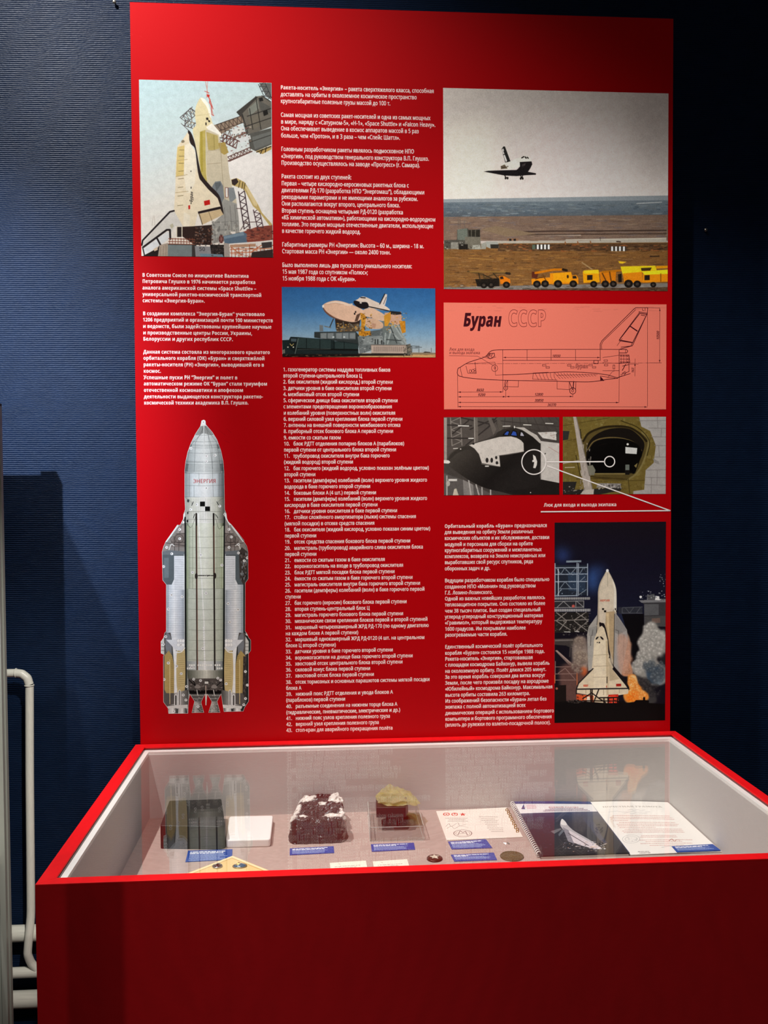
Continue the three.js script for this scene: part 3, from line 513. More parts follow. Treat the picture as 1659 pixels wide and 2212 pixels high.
// line drawing of the orbiter on a salmon ground
{
  const S = new Sheet([0.0967, 0.724, 0.9105, 1.203], 2600, [[60, 45], [1595, 55], [1590, 778], [60, 782]]), K = '#43101a';
  S.fill('#f2806c').specks(30, 70, 60, 1580, 100, ['rgba(190,90,80,0.25)'], 60, 8);
  // titles
  S.text('Буран', 188, 208, 122, K, { weight: 'bold', width: 262, skew: 0.14 }).text('Буран', 190, 208, 122, K, { weight: 'bold', width: 262, skew: 0.14, stroke: 5 });
  S.text('СССР', 503, 206, 150, '#6a1c22', { width: 262, stroke: 7, weight: 'bold' }).text('СССР', 503, 206, 150, '#f2806c', { width: 262, weight: 'bold' });
  S.text('Люк для входа', 97, 377, 27, K, { width: 172 }).text('и выхода экипажа', 97, 400, 27, K, { width: 210 }).line('97 412 292 414 405 482', K, 2);
  // hull
  S.line(S.open('152 530 158 500 175 490 230 458 330 425 352 412 366 396 378 384 400 374 430 371 470 370'), K, 4).line('470 370 800 367 1140 366 1268 366 1268 560', K, 3.5).line(S.open('152 530 160 548 180 556 230 565 330 574 470 580 700 584 900 588 1050 590 1130 583 1190 572 1258 565'), K, 4);
  S.line('466 370 466 662', K, 2.5).line('466 443 1138 442', K, 3).lines(['634 370 634 442', '800 368 800 442', '968 367 968 442'], K, 2.5).line('1138 366 1138 442', K, 3).line('470 423 1136 422', K, 2).poly('470 423 488 418 488 428', K).poly('1136 422 1118 417 1118 427', K);
  S.line('210 468 1550 458', K, 1.8, [34, 7, 6, 7]).line('466 543 560 540 720 530 900 521 1010 524 1120 532 1190 542 1258 562', K, 4).line('1138 550 1240 564', K, 3);
  S.line('358 415 374 395 408 394 410 414 380 432 352 414', K, 4).line('378 398 368 418', K, 4).line('396 396 386 420', K, 3).poly('372 400 392 398 384 418 366 414', 'rgba(67,16,26,0.25)').line('325 418 380 432 420 420', K, 2);
  S.line('172 494 186 556', K, 2.5).line('212 482 225 532 283 534 275 456', K, 2.5).ring(242, 518, 8, 10, K, 2.5).ring(260, 516, 8, 11, K, 2.5).ring(273, 508, 7, 6, K, 2.5).ring(274, 522, 7, 6, K, 2.5).line('210 468 412 456 416 546', K, 2).ring(410, 497, 21, 23, K, 2.5).ring(412, 495, 5, 8, K, 2.5).line('416 546 466 543', K, 2);
  for (const [x, y] of [[752, 477], [776, 491], [924, 476], [946, 490], [1072, 474], [1096, 489], [1176, 443], [1178, 474]]) S.line([x - 12, y - 5, x + 12, y - 5, x + 12, y + 5, x - 12, y + 5, x - 12, y - 5], K, 2.5);
  S.line('1094 442 1124 442 1124 464 1094 464 1094 442', K, 4).line('1226 474 1238 474 1238 500 1226 500 1226 474', K, 3).text('Буран', 964, 496, 38, K, { weight: 'bold', width: 90, skew: 0.15, stroke: 2.2 });
  // wing root fairing tiles
  S.line('676 530 672 572 840 578', K, 2.5).line('676 530 780 524', K, 2); for (let i = 0; i < 6; i++) S.curve([690 + i * 26, 534 - i, 700 + i * 24, 552, 712 + i * 24, 577].join(' '), K, 2); for (let i = 0; i < 14; i++) S.curve([824 + i * 21, 527 + i * 0.9, 838 + i * 20, 545, 862 + i * 19, 570 - i * 1.6].join(' '), K, 2); S.line('840 545 1120 538', K, 2).poly('1138 550 1166 582 1138 584', K);
  // tail
  S.line('1138 366 1138 330 1150 306 1372 86 1384 78 1466 78', K, 4).line('1148 366 1146 335 1158 310 1382 92', K, 3).line('1466 78 1462 118 1360 340 1268 366', K, 4).line('1448 80 1448 100', K, 3).line('1430 84 1430 96 1440 98', K, 3).line('1412 116 1460 124 1362 318 1270 300 1412 116', K, 5).line('1420 128 1448 134', K, 4).line('1345 206 1392 238', K, 8).line('1348 214 1388 244', '#f2806c', 3).line('1268 306 1360 320 1350 342 1282 350', K, 4).line('1410 108 1396 128 1275 290', K, 3).line('1254 340 1290 290', K, 2.5).line('1405 106 1462 116', K, 4);
  // engine end
  S.line('1268 366 1320 366 1328 378 1320 390 1270 390', K, 4).line('1312 366 1312 390', K, 3).line('1270 404 1336 404 1342 458 1270 460', K, 3).lines(['1155 422 1268 406', '1155 458 1268 462', '1155 513 1268 512'], K, 2.5); for (const y of [412, 433, 452]) for (const x of [1282, 1300, 1318, 1332]) S.ring(x, y, 5, 5, K, 3); S.line('1270 462 1336 456 1336 518 1280 540', K, 3.5).line('1292 480 1336 470', K, 4).line('1290 510 1312 470', K, 5).line('1270 556 1344 532', K, 4).lines(['1290 530 1310 518', '1305 540 1316 524'], K, 4).line('1260 560 1290 548', K, 5).line('1190 560 1220 520 1240 512', K, 2);
  // gear and doors
  S.line('484 582 480 610 484 624', K, 4).line('498 582 486 612', K, 3).ring(486, 634, 13, 14, K, 3.5).ring(486, 634, 4, 4, K, 2.5).line('500 584 498 624 573 626 574 585', K, 2.5).line('840 584 840 640 924 644 924 588', K, 2.5).line('924 590 944 640', K, 4).line('955 588 950 640', K, 6).line('930 590 970 590 968 648', K, 3).ring(948, 652, 21, 22, K, 4).ring(948, 652, 7, 8, K, 3);
  // dimensions
  const arrow = (x, y, s) => S.poly([x, y, x + 20 * s, y - 5, x + 20 * s, y + 5], K), dim = (x0, x1, y, t, tx, w) => { S.line([x0, y, x1, y - 2], K, 2.2); arrow(x0, y, 1); arrow(x1, y - 2, -1); S.text(t, tx, y - 6, 26, K, { width: w, skew: 0.25, weight: 'bold' }); };
  S.text('18550', 806, 420, 24, K, { width: 56, skew: 0.25, weight: 'bold' });
  dim(156, 466, 663, '8650', 283, 50); dim(156, 486, 696, '9200', 293, 50); dim(490, 948, 693, '12800', 684, 58); dim(156, 1266, 734, '30850', 684, 60); dim(156, 1462, 764, '36370', 772, 60);
  S.lines(['154 540 156 768', '486 648 486 700', '948 672 948 696', '1268 560 1266 728', '1464 80 1462 756', '1466 78 1550 80'], K, 2.2).line('1549 82 1547 456', K, 2.2).poly('1549 82 1544 100 1554 100', K).poly('1547 456 1542 438 1552 438', K).text('10500', 1544, 300, 26, K, { turn: -1.57, width: 60, skew: 0.25, weight: 'bold' }).line('1378 430 1376 550', K, 2.2).line('1340 467 1400 466', K, 2).text('163', 1370, 528, 24, K, { turn: -1.57, width: 34, skew: 0.25, weight: 'bold' }).poly('1377 460 1372 478 1382 478', K).line('1480 458 1560 458', K, 2);
  S.grain(8, 2);
  printPart('printed_drawing', 'salmon coloured line drawing of the orbiter with dimensions', S);
}

// photograph: nose of the orbiter in a hall
{
  const S = new Sheet([0.0957, 0.4196, 0.6735, 0.889], 2500, [[60, 37], [855, 35], [855, 570], [60, 572]]);
  S.fill('#4a4440').poly('60 37 855 35 855 200 600 120 400 110 60 250', S.across(400, 40, 450, 200, [[0, '#5c554f'], [1, '#4b4541']]));
  for (let i = 0; i < 9; i++) S.line([430 + i * 50, 36, 400 + i * 70, 200], '#443d39', 5); S.lines(['430 60 855 100', '430 90 855 150'], '#3d3733', 5);
  S.poly('62 40 400 40 440 130 300 220 200 240 62 330', '#57504b').truss(140, 40, 150, 230, 34, 7, '#8b837b', 7).lines(['62 180 260 182', '80 90 250 95', '180 40 400 90', '210 230 420 60', '120 150 230 60', '240 120 400 50', '360 110 420 40'], '#38322f', 9).lines(['160 95 230 97', '230 182 262 182'], '#f0ece4', 7);
  S.poly('264 40 292 40 296 215 268 228', '#6f6760').line('270 40 272 228', '#9d958d', 6).poly('62 40 82 40 80 345 62 345', '#a49b92').poly('360 40 385 40 420 120 400 160', '#6b635c').poly('420 40 440 40 470 110 440 140', '#5d564f');
  S.poly('705 140 832 135 836 195 740 180', '#d6d1ca').specks(14, 730, 140, 830, 185, ['#b09c94', '#efede8'], 20, 8).lines(['608 88 660 90', '760 78 812 80', '466 98 515 97'], '#e9e4da', 6);
  S.poly('60 420 62 572 400 572 300 520 200 470', '#5f5a57').poly('190 465 260 500 265 572 195 572', '#8a8581').lines(['80 440 80 572', '230 470 245 572', '280 500 300 572', '320 520 322 572', '380 520 380 572'], '#b8b3ae', 9).ring(88, 492, 14, 18, '#bdb6ae').poly('120 572 130 530 145 525 160 572', '#cfc6b2').poly('90 460 150 460 150 475 90 475', '#dcd8d2');
  // black nose and windows
  S.blob('85 335 100 290 150 255 220 228 290 205 400 172 430 140 475 118 540 106 610 112 690 160 725 205 730 300 726 465 855 488 870 580 600 580 450 550 350 525 250 480 160 420 100 375', S.across(150, 270, 420, 560, [[0, '#4a443e'], [0.35, '#332e2a'], [0.75, '#1f1b19'], [1, '#262220']]));
  S.blob('90 335 105 295 150 258 215 232 265 250 290 285 230 260 150 285 110 320', '#3a3530').poly('726 466 855 488 856 575 600 572 480 545 700 520', '#221e1c');
  S.poly('232 228 330 200 440 172 520 168 560 178 590 195 608 215 610 272 440 300 447 376 320 352 300 290 270 252', '#d7cfc6').ring(356, 332, 10, 17, '#2f2a28').ring(388, 332, 9, 17, '#2f2a28').ring(419, 314, 8, 11, '#2f2a28').ring(424, 350, 9, 11, '#2f2a28').line('318 357 445 376', '#8d857d', 4).lines(['345 373 365 373'], '#e4e0d8', 8).lines(['440 300 520 290', '520 290 610 273'], '#6f6862', 4, [8, 6]);
  S.poly('655 135 700 160 728 200 855 215 855 490 728 465 726 220 690 165', '#cfc9c2').poly('540 104 610 106 640 125 690 160 728 200 720 215 670 170 600 125', '#c2bbb3').line('727 215 728 465', '#8f8880', 4).line('780 240 855 285', '#b08c84', 3).ring(758, 287, 4, 5, '#3c3632');
  S.poly('470 155 490 135 508 135 500 160', '#3a5bb4').poly('520 160 535 132 555 138 562 165', '#3656b0').poly('585 165 590 138 606 145 612 170', '#b9b7c4').lines(['466 160 492 130 512 132 502 162 466 160', '516 162 534 128 558 134 566 168 516 162', '578 166 584 134 600 138 620 170 578 166'], '#161312', 6).line('545 100 545 108', '#eeeae2', 8);
  S.poly('58 330 92 332 105 345 92 355 58 352', '#e9e4dc').poly('672 293 690 305 702 340 700 365 690 388 674 385 682 345 668 345 668 332 676 330', '#eae5dd').ring(262, 220, 8, 5, '#1f1b19').ring(175, 255, 5, 4, '#e4ded4').ring(656, 556, 4, 4, '#efebe4').line('125 252 155 250', '#e8e2d8', 5);
  S.specks(260, 110, 250, 720, 560, ['rgba(70,63,56,0.25)', 'rgba(20,17,15,0.25)'], 9, 5);
  S.photo(1.1, 0.07, 15);
  printPart('printed_photograph', 'photograph of the black and white nose of the orbiter', S);
}
// photograph: hatch opening
{
  const S = new Sheet([0.4299, 0.7239, 0.6735, 0.890], 2500, [[880, 33], [1590, 32], [1588, 564], [880, 568]]);
  S.fill('#756430').specks(500, 880, 33, 1590, 565, ['#7d6c38', '#6b5a29', '#857540', '#70602e'], 26, 20).lines(['880 95 1200 40', '900 200 1010 180', '1000 480 1450 470'], '#5a4b22', 5);
  S.specks(120, 890, 60, 1500, 540, ['#a89b6c', '#94864f'], 10, 4);
  S.poly('1405 33 1592 32 1592 240 1560 240 1500 160 1480 130 1420 100', '#aeaaa6').poly('1480 130 1592 180 1592 565 1365 565 1365 545 1440 535 1450 400 1505 350 1520 230', '#b1aca8').lines(['1405 60 1590 58', '1470 110 1590 112', '1490 170 1590 172', '1510 230 1590 232', '1510 310 1590 310', '1450 400 1590 398', '1445 450 1590 452', '1440 500 1590 505', '1530 33 1535 110', '1560 112 1556 170', '1540 232 1545 310', '1530 400 1528 505', '1490 452 1488 560'], '#8b8682', 4);
  S.poly('878 130 925 132 915 190 880 195', '#31302e').poly('880 480 975 480 960 535 1280 520 1280 540 1130 568 880 568', '#2c2926').poly('1120 490 1280 492 1278 525 1110 520', '#8b8682').specks(60, 1120, 490, 1280, 525, ['#3b3632', '#c5bfb8'], 10, 10).specks(40, 885, 510, 1110, 565, ['#b5ab9c', '#1b1917'], 14, 6);
  // opening
  S.blob('1000 330 1015 210 1060 140 1150 100 1250 92 1340 102 1410 140 1465 190 1475 240 1440 330 1400 400 1340 460 1200 470 1080 450 1010 430', '#5b4d28').blob('1040 320 1050 230 1090 170 1170 125 1260 110 1340 118 1400 160 1440 215 1430 280 1400 330 1370 400 1330 425 1100 425 1050 390', '#1a1511').curve('1020 200 1060 145 1150 108 1250 98 1340 108 1410 150 1455 200', '#2c2312', 14).curve('1050 260 1090 205 1160 180 1260 178 1360 205 1420 265', '#6d5c36', 9).curve('1060 310 1100 230 1180 200 1280 198 1370 225 1410 280 1395 330 1365 410', '#0c0a09', 30).poly('1060 320 1100 240 1200 212 1290 212 1370 240 1400 290 1350 415 1095 420', '#0b0908').line('1090 425 1330 425', '#8a7a4a', 8).line('970 300 1000 440 1330 465', '#3d3218', 6).curve('1425 140 1470 195 1440 330 1390 420 1330 465', '#857748', 12).curve('1280 60 1400 110 1475 200 1460 300', '#33290f', 5).line('1330 460 1340 560', '#4a3d1c', 5).line('975 460 1290 458', '#4a3d1c', 6);
  S.poly('1310 240 1392 248 1388 290 1310 285', '#dfe0dc').ring(1326, 222, 8, 8, '#e6e4dc').poly('1310 362 1338 362 1338 408 1310 408', '#70776f').poly('1305 400 1340 400 1338 432 1310 432', '#1a1714').poly('1050 370 1085 365 1105 400 1095 435 1060 435', '#7d7c6c').poly('1370 370 1395 350 1385 385', '#8d7c4c');
  S.poly('950 33 972 33 1092 565 1030 562', '#b5aaa0').line('972 36 1090 562', '#847a72', 6).specks(30, 990, 200, 1070, 540, ['#c9bfb4', '#958a80'], 8, 30).line('880 355 1005 330', '#b0a695', 6).line('895 382 960 380', '#c9c0a8', 5).poly('1020 540 1095 530 1090 568 1000 566', '#c4bbb0').line('1000 120 1005 180', '#2e2614', 6);
  S.poly('1500 320 1540 340 1545 360 1510 350', '#94908c');
  S.photo(1.1, 0.07, 15);
  printPart('printed_photograph', 'photograph of the dark hatch opening in an olive hull', S);
}
// white leader lines that tie the two photographs to their caption
{
  const flat = (x0, y0, x1, y1, w) => { const L = Math.hypot(x1 - x0, y1 - y0); return new THREE.BoxGeometry(L, w, 0.0003).rotateZ(Math.atan2(y1 - y0, x1 - x0)).translate((x0 + x1) / 2, (y0 + y1) / 2, 0.0006); };
  const ring = (x, y, r, w) => new THREE.ExtrudeGeometry(Object.assign(new THREE.Shape().absarc(x, y, r + w / 2, 0, 2 * Math.PI), { holes: [new THREE.Path().absarc(x, y, r - w / 2, 0, 2 * Math.PI)] }), { depth: 0.0003, bevelEnabled: false, curveSegments: 48 }).translate(0, 0, 0.00045);
  const parts = [ring(0.348, 0.7645, 0.0342, 0.0031), ring(0.5628, 0.7648, 0.0145, 0.003), flat(0.3825, 0.7645, 0.5485, 0.7648, 0.0036), flat(0.3855, 0.7535, 0.737, 0.6262, 0.0032), flat(0.3675, 0.6258, 0.738, 0.6262, 0.0034)].map((g) => { const n = g.index ? g.toNonIndexed() : g; for (const k of Object.keys(n.attributes)) if (!['position', 'normal', 'uv'].includes(k)) n.deleteAttribute(k); return n; });
  mesh('leader_lines', mergeGeometries(parts), std(0xf3ece8, 0.5), panel).userData.label = 'white circles and lines pointing out the crew hatch';
}

// photograph: lift-off at night
{
  const S = new Sheet([0.4065, 0.7252, 0.031, 0.5952], 2300, [[35, 88], [1165, 80], [1165, 2100], [45, 2125]]);
  S.fill('#15121a').poly('30 80 1170 80 1170 1100 30 1100', S.across(600, 90, 600, 1000, [[0, '#17131a'], [0.5, '#161423'], [1, '#191a2b']]));
  S.soft(45, () => { S.blob('60 360 180 380 160 470 80 480', '#2c3d72').blob('380 580 470 560 480 700 440 800 380 740', '#33518a').blob('680 1000 760 1020 780 1180 700 1100', '#2c3450').blob('470 540 540 560 520 620 470 620', '#2d4273'); });
  // tower
  const T = '#9aa6b4'; S.poly('40 520 370 520 370 830 40 840', '#232833').poly('170 590 360 600 350 800 180 780', '#2d3a4d').poly('155 475 308 472 308 492 155 495', '#7c8a96').lines(['42 505 44 840', '265 500 265 835', '372 508 372 830', '280 505 280 830'], T, 9).lines(['42 548 372 545', '42 615 372 612', '42 690 372 688', '42 835 260 832'], T, 9).lines(['55 550 100 615', '100 615 140 550 200 615', '200 612 255 550', '290 612 330 548', '90 762 145 690 210 762', '100 762 260 762', '290 690 345 640', '60 830 110 765', '270 835 360 770'], '#7c8894', 7).lines(['75 560 78 830'], '#cdd6de', 8, [4, 10]).specks(60, 60, 540, 360, 830, ['#5d6c80', '#323d4d', '#8fa0b0'], 12, 8);
  S.poly('38 850 400 848 400 872 38 872', '#6f6f70').poly('38 968 405 965 405 992 38 995', '#77777a'); for (let x = 45; x < 400; x += 18) S.line([x, 850, x, 872], '#b5b6b4', 6).line([x, 968, x, 992], '#b9bab8', 6); S.poly('40 880 340 880 340 960 40 960', '#2d2c30').lines(['40 890 335 885', '40 955 335 950', '255 885 255 955', '335 885 335 955', '265 890 330 945', '60 955 130 890 200 955'], '#8f8f90', 7).ring(230, 938, 16, 15, '#b5564c');
  S.poly('40 1000 385 1000 385 1200 40 1210', '#24211f').lines(['40 1085 385 1075', '60 1005 160 1085', '160 1005 60 1085', '260 1000 370 1080', '360 1000 240 1080', '60 1090 200 1180', '240 1090 370 1190', '380 1090 260 1190', '160 1090 90 1180'], '#86817b', 9).specks(120, 45, 1000, 400, 1230, ['#4d4844', '#151211', '#a8a39b', '#6c675f'], 18, 9).lines(['140 1200 200 1202', '245 1195 290 1200'], '#e8e6de', 6);
  S.poly('40 1270 235 1265 255 1300 240 1345 40 1330', '#3f3a38').ring(235, 1305, 20, 38, '#2a2624').poly('45 1280 230 1276 232 1290 45 1296', '#6d6762').lines(['200 1360 195 1450', '225 1360 230 1470', '170 1340 250 1370'], '#3c3735', 12).poly('45 1390 70 1385 230 1530 240 1560 210 1560', '#7c6a63').line('60 1390 220 1530', '#a8958c', 8);
  // smoke and fire light, left
  S.soft(16, () => { S.blob('240 1280 340 1250 380 1350 400 1500 330 1620 240 1540 220 1420', '#8c7f76').blob('250 1420 330 1400 370 1480 300 1500', '#b5a58f').blob('210 1520 320 1530 380 1590 300 1600 230 1570', '#a89588').blob('100 1560 330 1570 380 1900 150 1900', '#5b413c').blob('320 1560 370 1580 360 1640 320 1630', '#c25a2c'); });
  S.lines(['50 1556 270 1554', '50 1628 260 1626', '50 1690 260 1690', '48 1700 50 1500', '270 1560 272 1740', '80 1620 150 1570 250 1680'], '#8a7068', 7).lines(['270 1580 272 1740', '45 1640 47 1720'], '#c66a3c', 7).poly('50 1745 160 1740 162 1910 50 1910', '#1a1412').ring(66, 1776, 12, 12, '#a05c50');
  // right: smoke cloud and far structure
  S.poly('680 950 930 945 930 1015 690 1018', '#2e3038').lines(['725 960 725 1010', '730 955 930 948', '730 1010 930 1012', '760 960 800 1010 840 955', '870 1010 910 955'], '#56585e', 6).poly('900 880 1165 860 1165 1150 950 1140 945 920', '#3b3a3d').poly('890 880 1165 870 1165 900 920 905', '#77787a').poly('950 920 1095 920 1095 1030 950 1035', '#58595c').poly('975 830 1050 815 1060 870 975 872', '#5a5b5e').poly('1060 835 1100 840 1105 880 1060 878', '#eef0ee').specks(40, 900, 780, 1160, 880, ['#dfe4e4', '#8e9498', '#2a2c30'], 12, 10).specks(14, 1095, 600, 1160, 830, ['#e9ecee', '#9aa0a8'], 10, 12).ring(912, 846, 13, 12, '#f3f2ec').poly('950 1045 1165 1040 1165 1150 950 1140', '#4b4a4a').poly('1025 1065 1110 1060 1112 1110 1025 1112', '#6d5a52').poly('720 1020 945 1020 945 1500 820 1510 790 1250', '#0f0d10');
  S.soft(9, () => {
    S.blob('950 1160 1000 1105 1060 1120 1110 1180 1165 1200 1165 1420 1080 1480 1165 1560 1165 1720 1000 1740 860 1640 810 1540 870 1520 900 1460 900 1350 885 1290 930 1220', '#8f8d87');
    S.blob('960 1150 1010 1115 1050 1130 1080 1180 1150 1210 1150 1290 1120 1380 1060 1420 980 1430 920 1400 900 1300 940 1220', '#b7b6b0').blob('1060 1200 1140 1220 1140 1320 1090 1400 1010 1380 1000 1280', '#cfcfca').blob('900 1430 1000 1440 1060 1500 1000 1600 900 1580 850 1540', '#7f8280').blob('980 1580 1120 1560 1150 1640 1100 1720 1000 1720', '#3d4d5d').blob('1040 1620 1140 1640 1140 1720 1060 1740', '#6a7780').blob('1085 1450 1160 1420 1165 1530 1110 1520', '#232124').blob('860 1640 1000 1720 1080 1900 960 1940 900 1800', '#3a3838');
  });
  S.puffs([[1010, 1190, 70, 60], [1090, 1270, 75, 70], [960, 1320, 70, 60], [1060, 1390, 80, 60], [950, 1470, 70, 60], [900, 1560, 70, 50]], 'rgba(214,213,207,1)', 'rgba(146,144,138,1)').puffs([[1000, 1560, 60, 40], [1090, 1640, 70, 50], [1120, 1540, 40, 25]], 'rgba(120,128,132,1)', 'rgba(62,70,78,1)').puffs([[960, 1750, 70, 40], [1050, 1800, 70, 30]], 'rgba(84,80,78,1)', 'rgba(38,36,38,1)');
  // orange plume
  S.soft(6, () => { S.blob('690 1180 760 1200 800 1260 815 1380 805 1500 830 1580 830 1640 740 1640 700 1500', '#a98a78').blob('700 1380 790 1380 810 1520 825 1620 740 1650 710 1560', '#c48a68').blob('790 1640 860 1640 890 1720 930 1790 990 1830 990 1890 900 1900 780 1920 740 1840 780 1740', '#d98c3f').blob('810 1650 860 1650 880 1720 830 1790 800 1720', '#efc38a').blob('860 1780 940 1800 960 1850 880 1880 840 1850', '#eac486').blob('790 1820 870 1820 860 1890 790 1910', '#f0942c').blob('850 1740 910 1760 900 1800 850 1810', '#b8571d'); });
  S.puffs([[760, 1330, 55, 50], [770, 1480, 55, 60], [780, 1590, 45, 50]], 'rgba(206,170,146,1)', 'rgba(158,112,86,1)').puffs([[830, 1700, 40, 50], [860, 1800, 60, 70], [930, 1850, 45, 50]], 'rgba(250,214,150,1)', 'rgba(216,128,48,1)').puffs([[850, 1860, 50, 30], [800, 1880, 30, 30]], 'rgba(255,190,90,1)', 'rgba(226,100,24,1)').puffs([[300, 1320, 60, 40], [310, 1470, 60, 50], [280, 1560, 60, 40]], 'rgba(170,156,140,1)', 'rgba(110,96,88,1)');
  // core rocket
  S.blob('572 572 600 610 640 690 662 760 668 840 668 980 665 1100 640 1560 480 1560 478 900 480 780 500 700 540 620', '#b5a992').blob('572 580 596 612 630 690 640 780 640 960 560 1100 500 1100 490 860 500 740 545 625', '#cdc2ad').poly('560 1000 650 990 645 1520 575 1300 555 1180', '#b09a78').poly('562 1010 590 1010 600 1300 580 1240', '#cbb68f').ring(573, 578, 14, 16, '#f0ede4').line('574 600 576 740', '#9f957f', 4).blob('620 660 660 760 668 900 664 1000 640 960 642 780', '#ded7c8').text('НЕРГИЯ', 500, 893, 28, '#b8452e', { width: 98, weight: 'bold' }).poly('521 960 541 960 541 978 521 978', '#1c1712').poly('541 982 563 982 563 1002 541 1002', '#1c1712').poly('650 960 662 962 662 980 652 980', '#1c1712').poly('662 982 676 986 676 1000 664 998', '#1c1712');
  // boosters
  S.poly('478 1020 480 1085 460 1200 430 1580 385 1600 370 1230 385 1150', '#a29f99').poly('385 1160 470 1140 460 1240 390 1240', '#8d8c88').poly('650 1000 690 1050 775 1180 785 1290 720 1640 640 1560 645 1100', '#9e9b98').poly('660 1020 775 1185 690 1230 655 1210', '#8a8884').lines(['430 1180 420 1240', '660 1180 685 1190', '690 1190 690 1330', '410 1240 405 1340', '745 1230 740 1500'], '#5a5754', 6).soft(12, () => S.blob('690 1230 790 1280 810 1500 720 1640 680 1450', 'rgba(190,150,130,0.75)')); S.line('648 1020 640 1560', '#4a443e', 7).line('476 1030 470 1130', '#4a443e', 6);
  // orbiter
  S.blob('495 1135 520 1110 548 1130 580 1250 600 1400 625 1520 720 1640 798 1760 790 1800 760 1780 640 1560 590 1420', '#1c1517');
  S.poly('500 1150 520 1138 545 1165 575 1270 585 1400 600 1500 630 1580 760 1740 795 1790 790 1830 640 1855 590 1840 580 1860 440 1870 435 1850 268 1820 265 1780 285 1730 420 1580 435 1400 440 1290 470 1200', '#d3c5aa').poly('440 1300 580 1280 585 1560 592 1860 440 1865', '#dccfb4').poly('560 1290 580 1285 590 1500 592 1840 570 1850', '#c2b191').poly('590 1500 630 1580 700 1680 600 1700', '#b9a98b').lines(['440 1438 585 1432', '438 1550 585 1548', '436 1662 586 1660'], '#a19172', 4);
  S.line('432 1575 285 1725 266 1780 264 1830', '#1d1618', 11).line('266 1783 795 1776', '#1d1618', 12).lines(['360 1790 362 1830', '700 1785 700 1820', '540 1790 540 1840'], '#9b8a6c', 5).poly('455 1275 468 1255 488 1248 486 1258 466 1280', '#181314').poly('500 1246 520 1252 538 1272 532 1284 512 1268', '#181314').poly('470 1303 480 1303 480 1313 470 1313', '#241d18').poly('488 1302 502 1302 502 1316 488 1316', '#241d18').poly('335 1738 386 1738 378 1758 338 1758', '#b03322').text('СССР', 340, 1756, 20, '#e0c6a2', { width: 40, weight: 'bold' }).poly('667 1730 718 1728 718 1754 668 1756', '#a2231c').line('576 1660 575 1720', '#241c1a', 7).line('570 1750 570 1765', '#a83426', 7).curve('598 1400 604 1440 596 1465', '#241c1a', 8);
  // fire below, railings and ground
  S.poly('265 1835 440 1850 440 1920 270 1920', '#c8522a').specks(40, 270, 1838, 440, 1920, ['#5c1d12', '#f0a070', '#2a120e'], 18, 16).poly('590 1840 690 1835 690 1925 580 1925', '#b3291c').soft(6, () => S.blob('600 1860 660 1850 680 1900 620 1920', '#f0442c')).specks(20, 590, 1850, 690, 1920, ['#33100c', '#ff8a5c'], 12, 20);
  S.poly('372 1860 400 1855 410 1925 370 1925', '#e0d6c2').poly('440 1865 580 1860 580 1925 440 1925', '#c4b496').lines(['330 1880 420 1820 500 1880 560 1920', '425 1790 425 1920', '410 1790 412 1920', '440 1920 490 1790', '500 1870 690 1868', '545 1870 545 1920', '590 1870 590 1925', '640 1870 640 1925', '682 1868 682 1925', '330 1900 690 1905'], '#1b1311', 11);
  S.poly('30 1915 160 1905 270 1890 330 1905 560 1925 690 1925 690 1905 750 1905 760 1925 850 1915 870 1895 940 1895 942 1865 962 1865 962 1895 1000 1900 1000 1925 1170 1935 1170 2140 30 2140', '#0e0b0b').specks(40, 170, 1890, 330, 1920, ['#2c2422', '#4f4844'], 18, 10);
  S.gain(1.12).photo(1.1, 0.07, 13);
  printPart('printed_photograph', 'night photograph of the rocket with shuttle lifting off in smoke and flame', S);
}

